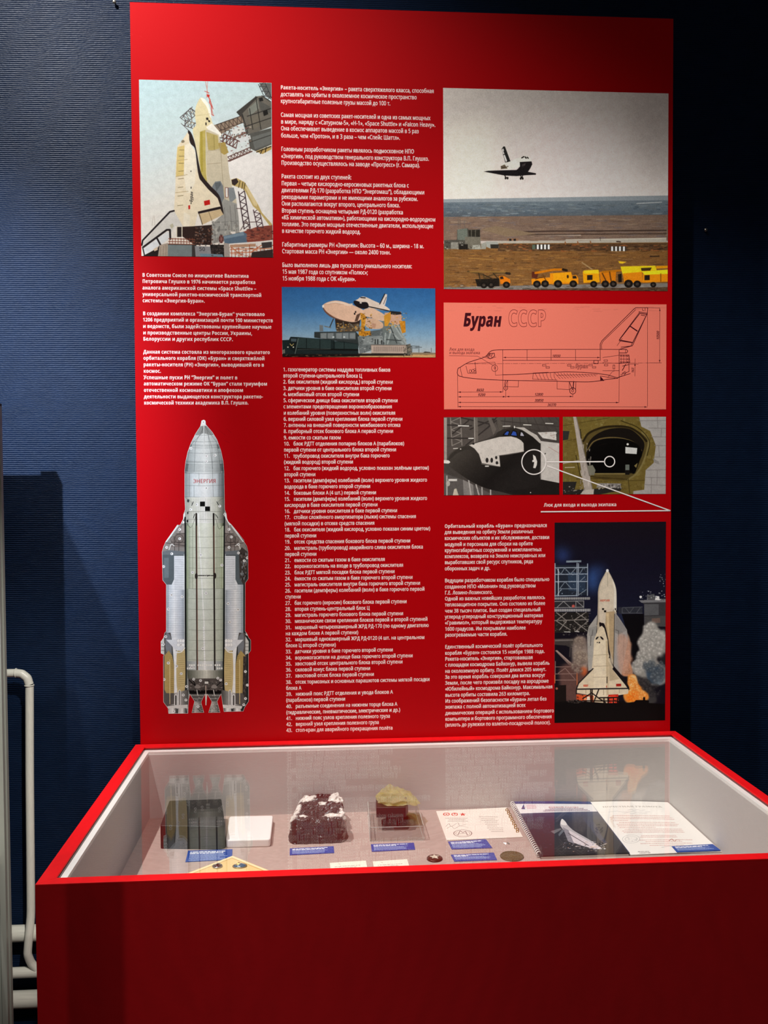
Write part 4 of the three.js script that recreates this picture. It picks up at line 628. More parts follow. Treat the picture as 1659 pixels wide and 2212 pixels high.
// cutaway drawing of the rocket
{
  const at = [[-0.6948, 0.9034], [-0.4221, 0.9033], [-0.4307, 0.0533], [-0.7063, 0.0599]];
  const S = new Sheet([-0.69, -0.43, 0.07, 0.892], 2400, [[0, 0], [1431, 0], [1431, 4358], [0, 4358]], at), D = 2146.5;
  const outline = nums(`715 108 740 122 748 180 760 192 840 285 902 385 960 545 990 690 1003 830 1008 1200 1010 1365 1035 1430 1042 1490 1062 1540 1110 1585 1282 1800 1284 1822 1320 1880 1340 1960 1342 2345 1300 2405
    1298 3080 1325 3115 1348 3170 1378 3205 1378 3350 1346 3395 1348 4065 1292 4150 1272 4205 1000 4212 985 4130 968 4010 960 3962 905 4065 912 4090 948 4222 782 4224 824 4090 828 4065 765 3965 752 4120 742 4120 734 3965 684 4065 682 4090 720 4222
    548 4226 580 4090 586 4065 522 3965 505 4040 495 4235 222 4238 215 4165 150 4075 147 3430 160 3410 115 3390 113 3225 150 3175 165 3105 188 3080 188 2425 138 2362 130 1965 150 1890 182 1818 345 1585 385 1588 428 1500 430 1440 455 1368
    447 1200 447 820 462 690 490 560 540 425 600 305 668 200 685 122`);
  S.fill(RED); S.g.save(); S.path(outline); S.g.closePath(); S.g.clip();
  S.fill('#d9dcd8');
  const tube = (s, x0, x1, stops) => S.poly(s, S.across(x0, 2000, x1, 2000, stops));
  // core
  tube(outline, 447, 1008, [[0, '#4f5555'], [0.08, '#9aa09f'], [0.3, '#cfd3d1'], [0.5, '#eceeeb'], [0.75, '#c6cbca'], [0.93, '#8b9191'], [1, '#262a2a']]);
  tube('447 860 1005 860 1008 1200 447 1200', 447, 1008, [[0, '#7e8686'], [0.2, '#d4dadb'], [0.5, '#f3f4f2'], [0.8, '#ccd3d5'], [1, '#4b5153']]);
  S.blob('660 205 760 200 850 310 800 320 715 300 640 320 600 310', '#9b9c98');
  for (const [y, a, b] of [[320, 600, 850], [415, 548, 905], [460, 530, 930], [475, 525, 935], [500, 515, 945], [575, 490, 960], [690, 462, 990], [705, 460, 990], [735, 455, 995], [755, 452, 998], [775, 450, 1000], [795, 448, 1002], [815, 448, 1002], [832, 448, 1002], [860, 450, 1002], [1030, 450, 1004], [1190, 450, 1006]]) S.curve([a, y, (a + b) / 2, y + 6, b, y - 4].join(' '), 'rgba(60,66,66,0.55)', 4);
  for (const y of [465, 485, 505, 735, 755, 775, 795, 815]) S.line([450 + (815 - y) * 0.2, y, 490 + (815 - y) * 0.15, y + 2], '#23282a', 8).line([1000 - (815 - y) * 0.2, y, 960 - (815 - y) * 0.15, y + 2], '#23282a', 8);
  S.lines(['700 210 690 300 545 450 500 600 485 840', '735 200 725 330 720 840', '745 200 830 500 850 1190', '720 210 600 430 580 840', '740 210 900 430 940 690 950 860', '515 860 515 1190', '580 1030 580 1190', '935 860 930 1190', '650 860 650 1030'], 'rgba(50,56,56,0.6)', 4).line('718 200 722 840', '#e9ebe8', 10).poly('690 122 740 122 748 190 668 200', '#efefe9').ring(716, 142, 26, 32, '#ffffff').line('775 300 845 800', '#63696a', 3);
  S.text('ЭНЕРГИЯ', 568, 998, 76, '#b32a2c', { width: 322 });
  tube('447 1200 1008 1190 1012 1560 455 1560', 447, 1008, [[0, '#9a9c92'], [0.2, '#dcdcd0'], [0.5, '#f5f4ee'], [0.8, '#d5d6c8'], [1, '#5a5c55']]);
  for (let x = 500; x < 1000; x += 24) S.line([x, 1215, x, 1540], 'rgba(90,90,70,0.35)', 4); S.lines(['455 1200 530 1250 560 1300', '1000 1200 930 1250 900 1300', '500 1400 960 1400', '470 1510 990 1510'], 'rgba(70,70,60,0.6)', 4);
  S.poly('664 1260 733 1258 733 1326 664 1326', '#131312').poly('736 1328 804 1328 804 1393 736 1393', '#131312').poly('482 1230 512 1230 512 1268 484 1268', '#3a3f40').poly('485 1405 500 1395 500 1430 485 1440', '#1e2021').poly('475 1520 498 1512 498 1552 478 1552', '#1e2021').line('568 1262 548 1315', '#26292a', 9).line('900 1262 928 1310', '#26292a', 9);
  tube('455 1560 1012 1560 1008 3500 480 3500', 455, 1010, [[0, '#171a17'], [0.03, '#6d7764'], [0.12, '#c2c8b4'], [0.3, '#d9dcc9'], [0.5, '#eeefe2'], [0.7, '#d9dcc8'], [0.88, '#b1b7a0'], [0.95, '#6e765f'], [1, '#0d0e0d']]);
  S.poly('480 1600 505 1600 500 2480 478 2480', '#a3ad8d').poly('945 1600 1000 1600 1000 2480 945 2480', '#b9c1a4').poly('500 2480 1005 2480 1005 3500 485 3500', 'rgba(205,210,200,0.5)');
  S.lines(['612 1430 625 3720', '855 1430 872 3720'], '#241c1a', 22).lines(['618 1600 630 3700', '860 1600 866 2300'], '#8e6a58', 9).line('640 1430 690 2400 722 3000 730 3700', '#f6f6f0', 16); for (let y = 3030; y < 3620; y += 34) S.ring(715 + (y - 3030) * 0.03, y, 11, 13, '#ffffff');
  for (const y of [1750, 1900, 2045, 2190, 2330, 2480, 2620, 2770, 2915, 3060, 3205, 3345, 3480]) S.curve([505, y, 740, y + 8, 1000, y - 2].join(' '), 'rgba(80,86,70,0.6)', 4); for (let x = 520; x < 1000; x += 16) S.line([x, 1620, x, 3520], 'rgba(110,115,95,0.16)', 3);
  S.lines(['520 1600 520 2480', '560 1600 560 2480', '900 1600 900 2480', '965 1600 965 2480'], 'rgba(90,98,70,0.7)', 4).curve('480 1560 540 1620 620 1430', 'rgba(60,60,50,0.7)', 5).curve('1000 1560 930 1640 870 1430', 'rgba(60,60,50,0.7)', 5).line('570 1490 590 1435', '#20221e', 8).line('915 1490 885 1440', '#20221e', 8);
  S.ring(612, D + 160, 20, 42, '#2f2723').ring(872, D + 155, 20, 42, '#2f2723').line([640, D + 152, 850, D + 152], '#2b2623', 12).specks(14, 650, D + 140, 845, D + 165, ['#e9e9df', '#1b1917', '#8d8a80'], 18, 12);
  for (let i = 0; i < 18; i++) { const x = 490 + i * 30; if (i % 4) S.ring(x, D + 1410, 12, 14, '#f5f5ee'); if (i < 4 || i > 13) S.ring(x, D + 1455, 12, 14, '#f0f0ea'); }
  tube([480, D + 1480, 1008, D + 1480, 1000, D + 1600, 490, D + 1600], 480, 1008, [[0, '#5a5c50'], [0.5, '#f0f0e4'], [1, '#4a4c42']]); for (let x = 500; x < 1000; x += 22) S.line([x, D + 1490, x, D + 1598], 'rgba(60,60,45,0.45)', 6);
  // engine bay
  S.poly([500, D + 1600, 1000, D + 1595, 990, D + 1770, 960, D + 1815, 520, D + 1815, 505, D + 1770], '#554e4a').poly([510, D + 1765, 985, D + 1760, 985, D + 1815, 515, D + 1815], '#100e0e').specks(120, 520, D + 1610, 980, D + 1765, ['#8b837d', '#2e2927', '#6d645f', '#3c3835'], 24, 16).poly([730, D + 1640, 782, D + 1640, 782, D + 1672, 730, D + 1672], '#e3e3dd').line([745, D + 1700, 748, D + 1980], '#c6b2a4', 12).lines([[510, D + 1620, 620, D + 1720].join(' '), [980, D + 1620, 880, D + 1720].join(' '), [560, D + 1600, 600, D + 1700].join(' ')], '#141212', 12);
  for (const x of [630, 864]) S.blob(`${x - 45} ${D + 1720} ${x} ${D + 1680} ${x + 45} ${D + 1720} ${x} ${D + 1740}`, '#8e8781').poly([x - 108, D + 1815, x + 108, D + 1815, x + 55, D + 1920, x - 50, D + 1920], '#5f5c59').poly([x - 48, D + 1920, x + 52, D + 1920, x + 84, D + 2078, x - 82, D + 2080], S.across(x - 84, 4100, x + 84, 4100, [[0, '#2d2b29'], [0.3, '#b9b6b1'], [0.6, '#8a8783'], [1, '#3c3937']])).lines([[x - 90, D + 1830, x + 80, D + 1835].join(' '), [x - 60, D + 1880, x + 60, D + 1880].join(' '), [x - 60, D + 1960, x + 60, D + 1960].join(' '), [x - 75, D + 2050, x + 75, D + 2050].join(' ')], '#d2cfca', 5).line([x - 10, D + 1760, x, D + 1820, x + 10, D + 1840], '#c9c5be', 14).specks(24, x - 60, D + 1830, x + 60, D + 2070, ['#d9d6d0', '#35322f', '#6f6b67'], 16, 14);
  // strap-on boosters
  for (const s of [0, 1]) {
    const m = (x) => (s ? 1462 - x : x), M = (t) => { const a = nums(t); for (let i = 0; i < a.length; i += 2) a[i] = m(a[i]); return a; };
    S.poly(M('455 1368 430 1440 430 1500 385 1588 345 1585 182 1818 150 1890 130 1965 450 2000 452 1480'), '#8d8680').poly(M('450 1480 385 1590 350 1590 455 1400'), '#f0f0ec').poly(M('345 1585 182 1818 195 1830 365 1600'), '#e6e6e2').poly(M('385 1595 445 1595 448 1700 330 1710'), '#a09690').poly(M('330 1710 448 1700 448 1900 250 1900 255 1800'), '#7c716b').lines([M('330 1710 448 1705'), M('260 1830 448 1830'), M('300 1760 310 1960'), M('370 1760 365 1960'), M('400 1600 380 1700'), M('190 1840 448 1880')], '#332d2a', 6).ring(m(370), 1780, 60, 62, '#3e3733', 5).ring(m(290), 1790, 40, 40, '#3e3733', 4).curve(M('220 1960 260 1860 300 1880').join(' '), '#d8d6d0', 14).line(M('235 1960 240 2350'), '#d0d4d4', 10);
    S.poly(M('130 1965 220 1940 448 1960 448 2010 130 2010'), '#70767a').poly(M('130 2005 300 2005 300 2350 265 2425 190 2425 138 2362'), '#5b6468').poly(M('300 2020 448 2020 448 2500 300 2500'), '#e4e7ea').poly(M('160 2050 225 2050 225 2330 160 2330'), '#6f7a7e');
    S.poly(M('188 2425 265 2425 300 2350 300 2500 448 2500 448 3300 188 3300'), S.across(m(188), 2800, m(455), 2800, [[0, '#8a949c'], [0.1, '#c3ccd4'], [0.45, '#f4f5f6'], [0.8, '#c8ced6'], [1, '#8e979f']]));
    for (let y = 2040; y < 3180; y += 32) S.line(M(`${y < 2420 ? 310 : 200} ${y} 445 ${y + 3}`), 'rgba(90,100,110,0.4)', 3); for (let x = 315; x < 445; x += 14) S.line(M(`${x} 2030 ${x} 3150`), 'rgba(110,120,128,0.28)', 3); S.line(M('455 1480 470 4150'), '#121313', 18).line(M('440 2000 448 3900'), '#f0f1f1', 6).line(M('220 2430 215 3090'), '#7d878f', 5);
    S.poly(M('165 3105 250 3100 275 3240 270 3420 300 3560 300 4150 215 4165 150 4075 147 3430'), '#5c5754').blob(M('190 3110 250 3150 265 3260 260 3400 215 3420 180 3300').join(' '), '#7d8186').poly(M('113 3225 160 3150 162 3410 115 3390'), '#d2d2cc').lines([M('120 3250 160 3250'), M('118 3300 160 3300'), M('118 3350 160 3350')], '#55524d', 6).poly(M('165 3420 225 3350 275 3430 300 3560 300 3950 190 3950 165 3900'), '#b49a5f').line(M('240 3480 240 4100'), '#e3cf9a', 9); for (let y = 3440; y < 3940; y += 28) S.line(M(`255 ${y} 296 ${y + 2}`), 'rgba(60,50,25,0.6)', 4);
    S.poly(M('275 3240 330 3320 345 3400 345 4100 300 4150 300 3560'), '#f1f1f0').blob(M('340 3370 400 3360 450 3300 450 3900 345 3900').join(' '), '#c9b27b').poly(M('345 3380 450 3330 450 3880 345 3950'), '#cdb985').poly(M('188 3200 450 3200 450 3300 400 3360 330 3350'), '#e2e5e9').curve(M('340 3380 400 3370 450 3315').join(' '), '#f6f6f4', 14); for (const [x, y] of [[360, 3215], [395, 3215], [428, 3215], [360, 3272], [395, 3272], [428, 3272]]) S.ring(m(x), y, 22, 25, '#fbfbf9').ring(m(x), y, 22, 25, 'rgba(140,140,140,0.6)', 3);
    for (let y = 3400; y < 3880; y += 30) S.line(M(`360 ${y} 445 ${y - 4}`), 'rgba(110,90,40,0.5)', 4);
    tube(M('300 3950 500 3900 500 4150 215 4165 200 4130 300 4100'), m(200), m(500), [[0, '#6d6a67'], [0.5, '#c4c2be'], [1, '#4b4946']]).line(M('325 3990 325 4110'), '#ffffff', 42).line(M('325 3990 325 4110'), '#4f4c49', 24).line(M('376 3920 376 4110'), '#f3f3f1', 34).line(M('376 3920 376 4110'), '#77736f', 16).poly(M('205 4135 490 4110 490 4165 215 4170'), '#dcdad6');
    for (const x of [278, 412]) S.poly(M(`${x - 50} 4165 ${x + 55} 4160 ${x + 75} 4235 ${x - 60} 4240`), S.across(m(x - 60), 4200, m(x + 70), 4200, [[0, '#bdbab6'], [0.5, '#f2f1ee'], [1, '#1f1d1c']]));
    if (s) S.poly(M('130 1965 210 1900 250 1960 240 2330 190 2425 138 2362'), '#443c38').specks(60, m(235), 1960, m(140), 2350, ['#2b2522', '#7b716b', '#8e9598'], 22, 40).poly(M('150 3440 190 3430 200 3950 150 4060'), '#3f3835').specks(60, m(195), 3450, m(150), 4060, ['#5d544f', '#2a2523'], 14, 40);
  }
  // white number tabs
  const tab = (x, y, n, r = 20) => { S.ring(x, y, r, r * 0.95, '#fbfaf8'); S.text(String(n), x - r * 0.6, y + r * 0.42, r * 1.2, '#2a2422', { weight: 'bold', width: r * (n > 9 ? 1.2 : 0.7) }); };
  for (const a of [[716, 145, 1], [536, 508, 14], [756, 620, 3], [878, 608, 2], [756, 693, 3], [758, 1070, 4], [620, 1300, 5], [532, 1372, 6], [942, 1322, 7], [425, 1548, 6], [1015, 1438, 6], [378, 1650, 8], [1072, 1648, 8], [378, 1780, 9], [1104, 1756, 9], [1158, 1645, 10], [196, 1902, 14], [1072, 1902, 14], [1205, 1862, 16], [268, 1992, 9], [1204, 1980, 9], [675, 2010, 11], [972, 2152, 13], [1285, 2090, 17], [152, 2172, 23], [1328, 2048, 19], [558, D + 108, 13], [262, D + 425, 18], [412, D + 450, 15], [218, D + 622, 18], [748, D + 400, 12], [1058, D + 545, 18], [1198, D + 632, 18], [1080, D + 805, 18], [182, D + 1010, 30], [1325, D + 975, 39], [150, D + 1117, 39], [396, D + 1127, 21], [332, D + 1207, 22], [702, D + 1176, 11], [218, D + 1380, 38], [334, D + 1425, 29], [548, D + 1437, 24], [400, D + 1530, 27], [160, D + 1612, 19], [575, D + 1608, 34], [915, D + 1594, 34], [672, D + 1627, 35], [955, D + 1620, 30], [476, D + 1710, 30], [1032, D + 1672, 30], [1302, D + 1500, 17], [1330, D + 1690, 37], [430, D + 1830, 36], [1304, D + 1880, 36], [466, D + 1900, 37], [1280, D + 1967, 40], [295, D + 2060, 31], [636, D + 1990, 32]]) tab(...a);
  S.g.restore(); S.line([...outline, outline[0], outline[1]], '#f2f2ee', 7);
  S.photo(0.7, 0.05, 10);
  const sh = new THREE.Shape(); for (let i = 0; i < outline.length; i += 2) { const [x, y] = S.metres(outline[i], outline[i + 1]); i ? sh.lineTo(x, y) : sh.moveTo(x, y); }
  const g = new THREE.ExtrudeGeometry(sh, { depth: 0.0003, bevelEnabled: false }).translate(0, 0, 0.0001), p = g.attributes.position, [x0, x1, y0, y1] = S.rect;
  for (let i = 0; i < p.count; i++) g.attributes.uv.setXY(i, (p.getX(i) - x0) / (x1 - x0), (p.getY(i) - y0) / (y1 - y0));
  mesh('rocket_drawing', g, printMat(S.texture()), panel).userData.label = 'numbered cutaway drawing of a silver rocket with boosters';
}

// ---------- the display case ----------
const CL = -0.753, CR = 0.755, CD = 0.854, FLOOR_IN = -0.186;
const redPaint = phys(new THREE.Color().setRGB(0.50, 0.006, 0.010), 0.5, { specularIntensity: 0.5 });
const redTex = dataTex(256, (u, v) => { const n = 0.94 + 0.05 * tn(u, v, 40, 8, 61) + 0.03 * tn(u, v, 90, 90, 17); return [n, n, n]; });
redPaint.map = redTex;
const litRailRed = phys(new THREE.Color().setRGB(0.68, 0.006, 0.009), 0.5, { specularIntensity: 0.22, map: redTex });  // brighter than the body red: light from above put into the rail colour
const caseThing = thing('display_case', 'red table display case with slanting view through its glass top', 'display case', [0, 0, 0]);
caseThing.userData.label = 'red wooden display case with a glass top and pale lining';
{
  const body = redPaint;
  mesh('front_panel', span(CL, CR, 0.04, TOP - 0.004, CD - 0.016, CD), body, caseThing);
  mesh('side_panel', span(CL, CL + 0.016, 0.04, TOP - 0.004, 0.001, CD - 0.016), body, caseThing);
  mesh('side_panel', span(CR - 0.016, CR, 0.04, TOP - 0.004, 0.001, CD - 0.016), body, caseThing);
  mesh('back_panel', span(CL + 0.016, CR - 0.016, 0.04, TOP - 0.004, 0.002, 0.016), body, caseThing);
  mesh('plinth', span(CL + 0.03, CR - 0.03, 0, 0.04, 0.02, CD - 0.04), std(0x111112, 0.7), caseThing);
  // mitred rails of the lid
  const rail = (pts) => { const s = new THREE.Shape(pts.map(([x, z]) => new THREE.Vector2(x, -z))); return new THREE.ExtrudeGeometry(s, { depth: 0.002, bevelEnabled: true, bevelThickness: 0.001, bevelSize: 0.001, bevelOffset: -0.001, bevelSegments: 2 }).rotateX(-Math.PI / 2).translate(0, TOP - 0.003, 0); };
  const ring = (o, i) => [[[o[0], o[2]], [o[1], o[2]], [i[1], i[2]], [i[0], i[2]]], [[o[0], o[3]], [i[0], i[3]], [i[1], i[3]], [o[1], o[3]]], [[o[0], o[2]], [i[0], i[2]], [i[0], i[3]], [o[0], o[3]]], [[o[1], o[2]], [o[1], o[3]], [i[1], i[3]], [i[1], i[2]]]].map((r) => (THREE.ShapeUtils.area(r.map(([x, z]) => new THREE.Vector2(x, -z))) < 0 ? r.reverse() : r));
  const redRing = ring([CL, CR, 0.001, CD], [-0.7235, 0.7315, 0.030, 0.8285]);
  const rails = redRing.map((r) => { const m = mesh('frame_rail', rail(r), litRailRed, caseThing); m.userData.label = 'red rail of the lid, coloured brighter as if lit from above'; return m; });
  const white = std(0xf2f0ec, 0.45);
  const strip = (pts) => new THREE.ExtrudeGeometry(new THREE.Shape(pts.map(([x, z]) => new THREE.Vector2(x, -z))), { depth: 0.007, bevelEnabled: false }).rotateX(-Math.PI / 2).translate(0, TOP - 0.0145, 0);
  ring([-0.7215, 0.7305, 0.0315, 0.827], [-0.709, 0.717, 0.0505, 0.8185]).forEach((r, i) => { mesh('glazing_strip', strip(r), white, rails[i]).userData.label = 'white strip around the glass'; });
  const glassMat = phys(0xffffff, 0.0, { transmission: 1, thickness: 0, ior: 1.52, specularIntensity: 0.75 });
  mesh('glass_top', span(-0.7218, 0.7308, TOP - 0.0072, TOP - 0.0032, 0.0312, 0.8272), glassMat, caseThing).userData.label = 'clear glass top';
  // lining
  const liner = std(0xcfcac6, 0.75, { map: dataTex(256, (u, v) => { const n = 0.96 + 0.012 * tn(u, v, 60, 60, 4) + 0.02 * tn(u, v, 200, 200, 8); return [n, n, n]; }, true) });
  const yb = TOP + FLOOR_IN, yt = TOP - 0.0147;
  mesh('lining_wall', span(-0.722, 0.731, yb, yt, 0.034, 0.052), liner, caseThing);
  mesh('lining_wall', span(-0.722, 0.731, yb, yt, 0.818, 0.832), liner, caseThing);
  mesh('lining_wall', span(-0.726, -0.708, yb, yt, 0.052, 0.818), liner, caseThing);
  mesh('lining_wall', span(0.716, 0.734, yb, yt, 0.052, 0.818), liner, caseThing);
  mesh('lining_floor', span(-0.726, 0.734, yb - 0.012, yb, 0.034, 0.832), std(0xbda79d, 0.8, { map: dataTex(256, (u, v) => { const n = 0.95 + 0.03 * tn(u, v, 80, 80, 14) + 0.02 * tn(u, v, 240, 240, 18); return [n, n, n]; }, true) }), caseThing).userData.label = 'beige cloth floor of the case';
}
const F = TOP + FLOOR_IN;                             // level of the lining floor

// ---------- exhibits ----------
function slab(pts, h, bevel, y0 = 0) {               // a plate with outline pts (x, z), bevelled edges
  const v = pts.map(([x, z]) => new THREE.Vector2(x, -z)); if (THREE.ShapeUtils.area(v) < 0) v.reverse();
  return new THREE.ExtrudeGeometry(new THREE.Shape(v), { depth: h - 2 * bevel, bevelEnabled: true, bevelThickness: bevel, bevelSize: bevel, bevelOffset: -bevel, bevelSegments: 3, curveSegments: 8 }).rotateX(-Math.PI / 2).translate(0, y0 + bevel, 0);
}
function rounded(pts, r, n = 5) {                    // rounds the corners of an outline
  const out = [];
  pts.forEach((p, i) => {
    const a = pts[(i + pts.length - 1) % pts.length], b = pts[(i + 1) % pts.length], to = (q) => { const L = Math.hypot(q[0] - p[0], q[1] - p[1]); return [p[0] + (q[0] - p[0]) / L * r, p[1] + (q[1] - p[1]) / L * r]; };
    const s = to(a), e = to(b);
    for (let k = 0; k <= n; k++) { const t = k / n; out.push([0, 1].map((c) => (1 - t) * (1 - t) * s[c] + 2 * t * (1 - t) * p[c] + t * t * e[c])); }
  });
  return out;
}
// a printed sheet lying in the case: corners back left, back right, front right, front left as [x, height, z]
function leaf(name, corners, thick, material, parent, bulge = 0) {
  const n = 14, P = [], U = [], I = [], c = corners;
  for (const side of [1, 0]) for (let j = 0; j <= n; j++) for (let i = 0; i <= n; i++) {
    const u = i / n, v = j / n, q = [0, 1, 2].map((k) => (1 - v) * ((1 - u) * c[0][k] + u * c[1][k]) + v * ((1 - u) * c[3][k] + u * c[2][k]));
    P.push(q[0], F + q[1] + (side ? thick : 0) + bulge * Math.sin(Math.PI * u) * (1 - 0.5 * v), q[2]); U.push(u, 1 - v);
  }
  const N = (n + 1) * (n + 1), at = (i, j) => j * (n + 1) + i;
  for (let j = 0; j < n; j++) for (let i = 0; i < n; i++) { const a = at(i, j), b = at(i + 1, j), d = at(i, j + 1), e = at(i + 1, j + 1); I.push(a, d, b, b, d, e, N + a, N + b, N + d, N + b, N + e, N + d); }
  const edge = (list) => { for (let k = 0; k + 1 < list.length; k++) { const a = list[k], b = list[k + 1]; I.push(a, b, N + a, b, N + b, N + a); } };
  const seq = (f) => Array.from({ length: n + 1 }, (_, k) => f(k));
  edge(seq((k) => at(n - k, 0))); edge(seq((k) => at(n, n - k))); edge(seq((k) => at(k, n))); edge(seq((k) => at(0, k)));
  const g = new THREE.BufferGeometry(); g.setAttribute('position', new THREE.Float32BufferAttribute(P, 3)); g.setAttribute('uv', new THREE.Float32BufferAttribute(U, 2)); g.setIndex(I);
  const flat = g.toNonIndexed(); flat.computeVertexNormals();
  return mesh(name, flat, material, parent);
}
const paper = (t, more = {}) => std(0xffffff, 0.7, { map: t, ...more });

// black heat-shield block
tag(mesh('heat_shield_block', slab(rounded([[-0.650, 0.084], [-0.514, 0.082], [-0.484, 0.266], [-0.496, 0.276], [-0.643, 0.257]], 0.004, 3), 0.058, 0.002, F),
  phys(0x1d1d1a, 0.5, { map: dataTex(256, (u, v) => { const n = 0.85 + 0.12 * tn(u, v, 50, 50, 71) + 0.06 * tn(u, v, 160, 160, 7); return [n, n, n]; }, true) }), scene), 'black block shaped heat shield tile at the left end of the case', 'block');
// white heat-shield tile
tag(mesh('heat_shield_tile', slab(rounded([[-0.491, 0.106], [-0.376, 0.109], [-0.374, 0.268], [-0.483, 0.266]], 0.009), 0.0195, 0.003, F), std(0xf3eeea, 0.6), scene), 'flat white heat shield tile with rounded corners', 'tile');

// scorched fragment with white chips
{
  const g = mergeVertices(new THREE.BoxGeometry(1, 1, 1, 70, 40, 70).deleteAttribute('uv').deleteAttribute('normal')), p = g.attributes.position, col = [];
  const patch = [[-0.295, 0.11, 0.034, 0.022], [-0.318, 0.18, 0.017, 0.040], [-0.322, 0.238, 0.015, 0.014], [-0.293, 0.236, 0.012, 0.010], [-0.205, 0.108, 0.021, 0.036], [-0.246, 0.148, 0.011, 0.010], [-0.222, 0.126, 0.010, 0.010], [-0.212, 0.236, 0.030, 0.014], [-0.192, 0.205, 0.012, 0.028]];
  for (let i = 0; i < p.count; i++) {
    let x = p.getX(i), y = p.getY(i) + 0.5, z = p.getZ(i) + 0.5;
    const back = 1 - z, rx = Math.abs(x) * 2, lift = y;
    x *= 0.139 - 0.036 * back * lift; x += 0.010 * back * lift;
    // round the vertical corners and the upper rim
    const rim = Math.max(0, rx - 0.8) / 0.2; let Y = y * (0.062 - 0.006 * rim * rim), Z = 0.082 + z * 0.176;
    if (z > 0.88) Z -= 0.014 * rim * rim; if (z < 0.12) Z += 0.02 * rim * rim;
    if (z > 0.92) Y *= 1 - 0.10 * (z - 0.92) / 0.08 * lift;
    const X = -0.2585 + x, big = n3(X * 28, Y * 30, Z * 28), mid = n3(X * 75, Y * 75, Z * 75), fine = n3(X * 220, Y * 220, Z * 220);
    const s = lift > 0.02 ? 1 : 0;
    let dx = (big * 0.003 + mid * 0.0018) * s, dy = (big * 0.005 + mid * 0.003 + fine * 0.001) * Math.min(1, lift * 1.3) * s, dz = (big * 0.004 + mid * 0.002) * s;
    let white = 0;
    for (const [a, b, ra, rb] of patch) { const d = ((X - a) / ra) ** 2 + ((Z - b) / rb) ** 2 + mid * 0.35 + fine * 0.25; if (d < 1 && Y > 0.032) white = Math.max(white, d < 0.85 ? 1 : 0.6); }
    if (X > -0.198 && Z > 0.235 && Math.abs(mid) < 0.45) white = Math.max(white, 0.55);
    dy += white * 0.0022;
    p.setXYZ(i, X + dx, F + Math.max(0, Y + dy), Z + dz);
    const b = 0.5 + 0.5 * fine, dark = [0.020 + 0.018 * b, 0.013 + 0.012 * b, 0.012 + 0.010 * b], pale = [0.82 - 0.08 * b, 0.78 - 0.09 * b, 0.72 - 0.10 * b], w = white === 0.55 ? 0.3 : white;
    col.push(...[0, 1, 2].map((k) => dark[k] * (1 - w) + pale[k] * w));
  }
  g.setAttribute('color', new THREE.Float32BufferAttribute(col, 3)); g.computeVertexNormals();
  tag(mesh('scorched_fragment', g, phys(0xffffff, 0.36, { vertexColors: true }), scene), 'scorched black fragment with chipped white patches', 'fragment');
}
// clear glass block with a broken shard on it
{
  const clear = phys(new THREE.Color().setRGB(0.90, 0.90, 0.89), 0.0, { transmission: 1, thickness: 0, ior: 1.49, specularIntensity: 0.7 });
  const blk = thing('glass_block', 'low clear glass block carrying the yellowish shard', 'glass block', [0, 0, 0]);
  const foot = [[-0.124, 0.075], [0.006, 0.078], [0.0065, 0.259], [-0.128, 0.256]], bh = 0.037;
  mesh('clear_body', slab(foot, bh, 0.0012, F), clear, blk);
  const edgeHighlight = phys(0xe4e4de, 0.2, { transmission: 0.45, thickness: 0 });  // pale strips along the edges, painted-in highlights of the clear block
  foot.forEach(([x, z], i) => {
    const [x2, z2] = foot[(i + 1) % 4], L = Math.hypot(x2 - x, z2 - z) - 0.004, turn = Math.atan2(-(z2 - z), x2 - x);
    for (const y of [0.0009, bh - 0.0009]) mesh('edge_highlight', new THREE.BoxGeometry(L, 0.0014, 0.0014).rotateY(turn).translate((x + x2) / 2, F + y, (z + z2) / 2), edgeHighlight, blk);
    mesh('edge_highlight', new THREE.BoxGeometry(0.0016, bh - 0.002, 0.0016).translate(x, F + bh / 2, z), edgeHighlight, blk);
  });
  const o = thing('glass_shard', 'broken yellowish glass shard with a black underside on the clear block', 'shard', [-0.055, F + 0.0372, 0.14]);
  const base = new THREE.IcosahedronGeometry(1, 4), p = base.attributes.position, v = new THREE.Vector3();
  for (let i = 0; i < p.count; i++) {                // a lump with a jagged crown and a flat bed
    v.fromBufferAttribute(p, i); const e = n3(v.x * 2.3, v.y * 2.3, v.z * 2.3 + 5), f = n3(v.x * 6 + 3, v.y * 6, v.z * 6), k = 1 + 0.14 * e + 0.07 * f;
    const x = 0.004 + v.x * k * 0.054 * (1 + 0.1 * v.z), z = -0.008 + v.z * k * 0.056, y = Math.max(0, v.y) * k * (0.024 - 0.006 * v.x + 0.007 * f);
    p.setXYZ(i, x, 0.0262 + y - (x > 0.03 ? (x - 0.03) * 0.35 : 0), z);
  }
  base.computeVertexNormals();
  mesh('glass_body', base, phys(new THREE.Color().setRGB(0.92, 0.89, 0.55), 0.03, { transmission: 0.78, thickness: 0, ior: 1.6, flatShading: true }), o).userData.label = 'faceted pale yellow glass';
  const under = slab([[-0.053, 0.056], [-0.05, -0.02], [-0.03, -0.045], [0.02, -0.045], [0.032, -0.01], [0.026, 0.014], [0.031, 0.028], [0.025, 0.047], [0.022, 0.058]], 0.026, 0.0012);
  mesh('black_underside', under, phys(0x181314, 0.42, { bumpMap: dataTex(128, (a, b) => { const h = 0.5 + 0.5 * tn(a, b, 40, 40, 2); return [h, h, h]; }), bumpScale: 0.001 }), o).userData.label = 'black fractured underside';
}
